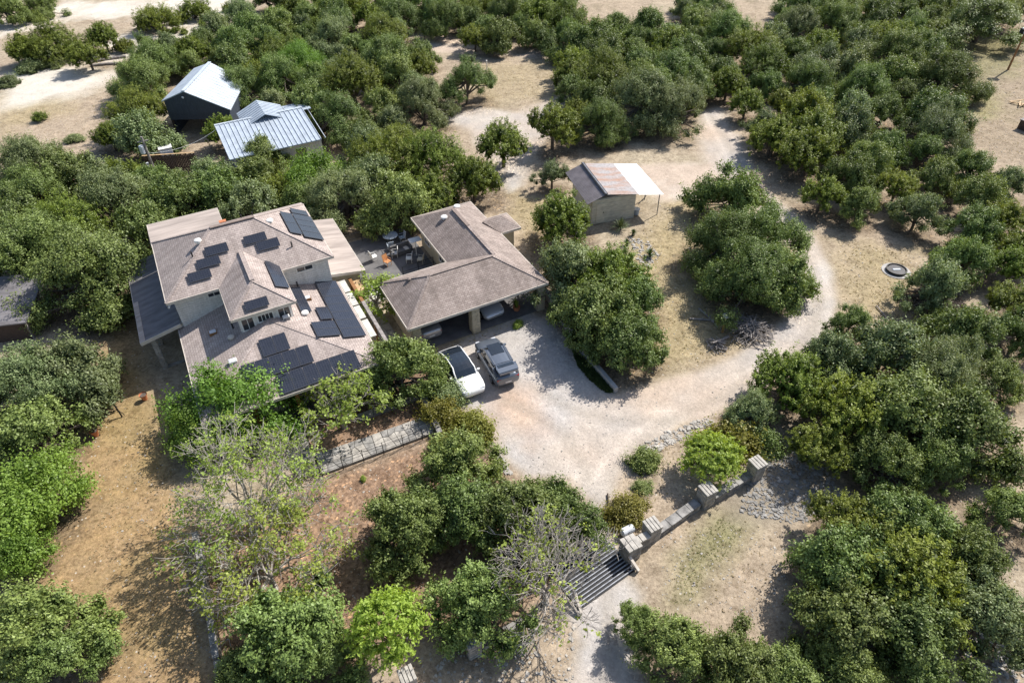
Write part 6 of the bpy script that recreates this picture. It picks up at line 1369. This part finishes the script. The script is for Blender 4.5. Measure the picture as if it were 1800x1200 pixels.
# feathery yellow-green mesquite and shrubs
def shrub(px, py, r_px, kind, label, name='shrub', cat='shrub', size='B', idx=0, hs=1.0, zc=.6, matkind=None):
    p = G(px, py, zc); R = r_px * (p - Vector((0, 0, CAM_H))).length / 1205; cm, tm, R0 = lib(kind, size, idx); s = R / R0
    t = thing(name, label, cat, (p.x, p.y, ground_z(p.x, p.y)), rr2.uniform(0, 6.28)); inst('crown', cm, t, (0, 0, .05 if size == 'B' else .5 * R * hs), scale=(s, s, s * hs)); inst('trunk', tm, t, (0, 0, .05 if size == 'B' else .5 * R * hs), scale=(s, s, s * hs)); return t
def feather_tree(px, py, r_px, label, seed, kind='willow', H=4.0):
    zc = H * .5; p = G(px, py, zc); R = r_px * (p - Vector((0, 0, CAM_H))).length / 1205; t = thing('mesquite_tree', label, 'tree', (p.x, p.y, ground_z(p.x, p.y)), 0)
    rs_ = np.random.RandomState(seed); C_, D_, lv_ = [], [], []; mb = MB(); mb.tube([(0, 0, -.1), (0, 0, H * .35)], [.12, .08], 7)
    for k in range(26):
        a = k * 2.399; r0 = R * .8 * math.sqrt((k + .5) / 26); z0 = H * (.45 + .4 * (1 - r0 / R) + .1 * rs_.rand()); e = np.array([r0 * math.cos(a), r0 * math.sin(a), z0])
        mb.tube([(0, 0, H * .3), tuple(e * .6 + np.array([0, 0, .3])), tuple(e)], [.05, .035, .015], 4, False)
        for q in range(16):
            d = rs_.normal(size=3) * .6 + np.array([math.cos(a) * .6, math.sin(a) * .6, .55]); d /= np.linalg.norm(d); L = .9 * (.6 + .6 * rs_.rand()); n = 30
            s_1 = rs_.rand(n)[:, None]; c = e + d * L * s_1 - np.array([0, 0, .35]) * s_1 ** 2 + rs_.normal(size=(n, 3)) * .05; C_.append(c); D_.append(np.repeat(d[None], n, 0)); lv_.append(np.clip(.4 * rs_.rand(n) + .6 * s_1[:, 0], 0, 1))
    mb.build('trunk', 'bark', t, uvs=False); me = leaf_mesh('crown', np.concatenate(C_), np.concatenate(D_), .07, None, rs_, up=.1, long=2.6); finish_leaf(me, np.concatenate(lv_), LEAF[kind]); inst('crown', me, t); return t
feather_tree(684, 1110, 58, 'glowing yellow-green feathery tree at the bottom between two oaks', 1, H=5.0)
feather_tree(1252, 805, 48, 'light green feathery small tree behind the front stone wall', 2, 'pecan', 2.6)
shrub(1130, 800, 30, 'oak', 'round clipped green bush at the inner corner of the drive bend', 'round_bush', hs=1.0)
shrub(1105, 890, 38, 'yellow', 'loose yellowish shrub in the bed above the stone gate end', hs=.8)
shrub(1295, 772, 48, 'yellow', 'yellowing shrub beside the feathery tree behind the front wall', hs=1.0, idx=1)
shrub(1345, 770, 32, 'oak', 'dark green shrub right of the yellowing one above the upper gate pillar', idx=1)
shrub(775, 725, 38, 'yellow', 'yellowing shrub at the foot of the low stone wall by the court', idx=2)
shrub(835, 750, 42, 'yellow', 'golden green shrub at the edge of the gravel court', idx=1)
shrub(780, 780, 28, 'yellow', 'small golden shrub below the end of the low stone wall', idx=0)
shrub(1130, 845, 18, 'oak', 'low green growth on the bed below the round bush', idx=2, hs=.6)
shrub(790, 690, 36, 'grey', 'grey-green bush beside the nose of the white electric car', idx=0)
shrub(123, 92, 13, 'bright', 'small bright green bush in front of the cedar group on the bare slope', idx=0, hs=1.3)
shrub(55, 115, 20, 'grey', 'grey sage bush below the cedar group at the top left', idx=1, hs=.7)
shrub(95, 108, 14, 'grey', 'small grey sage bush in front of the cedar group', idx=0, hs=.7)
shrub(12, 140, 16, 'grey', 'round grey bush at the left edge on the white caliche', idx=1, hs=.7)
shrub(68, 203, 12, 'juniper', 'lone small green bush on the tan slope at the left', idx=0)
for k, (px, py, r_) in enumerate(((255, 70, 9), (290, 52, 8), (306, 50, 7), (322, 52, 7), (354, 38, 7), (400, 12, 10))): shrub(px, py, r_, 'juniper', ('small cedar seedling nearest the cedar group on the white slope', 'cedar seedling on the white slope, second in the row', 'tiny cedar seedling on the white slope, third in the row', 'tiny cedar seedling on the white slope, fourth in the row', 'cedar seedling alone on the white slope below the top bushes', 'small cedar bush at the top by the woods edge')[k], 'cedar_seedling', idx=k % 2)
shrub(128, 238, 14, 'grey', 'dry brownish bush on the eroded slope at the left', idx=1, hs=.6)
shrub(1688, 222, 20, 'yellow', 'dry golden bush at the border of the right woods and field', idx=1, hs=.6)
shrub(635, 830, 6, 'pecan', 'tiny lime green plant on the mulch below the flagstone walk', idx=0)
shrub(910, 560, 10, 'pecan', 'small lime green plant at the corner of the garage slab', idx=0)
shrub(1245, 45, 26, 'yellow', 'golden shrub in the gap of the woods near the top', idx=2, hs=.8)
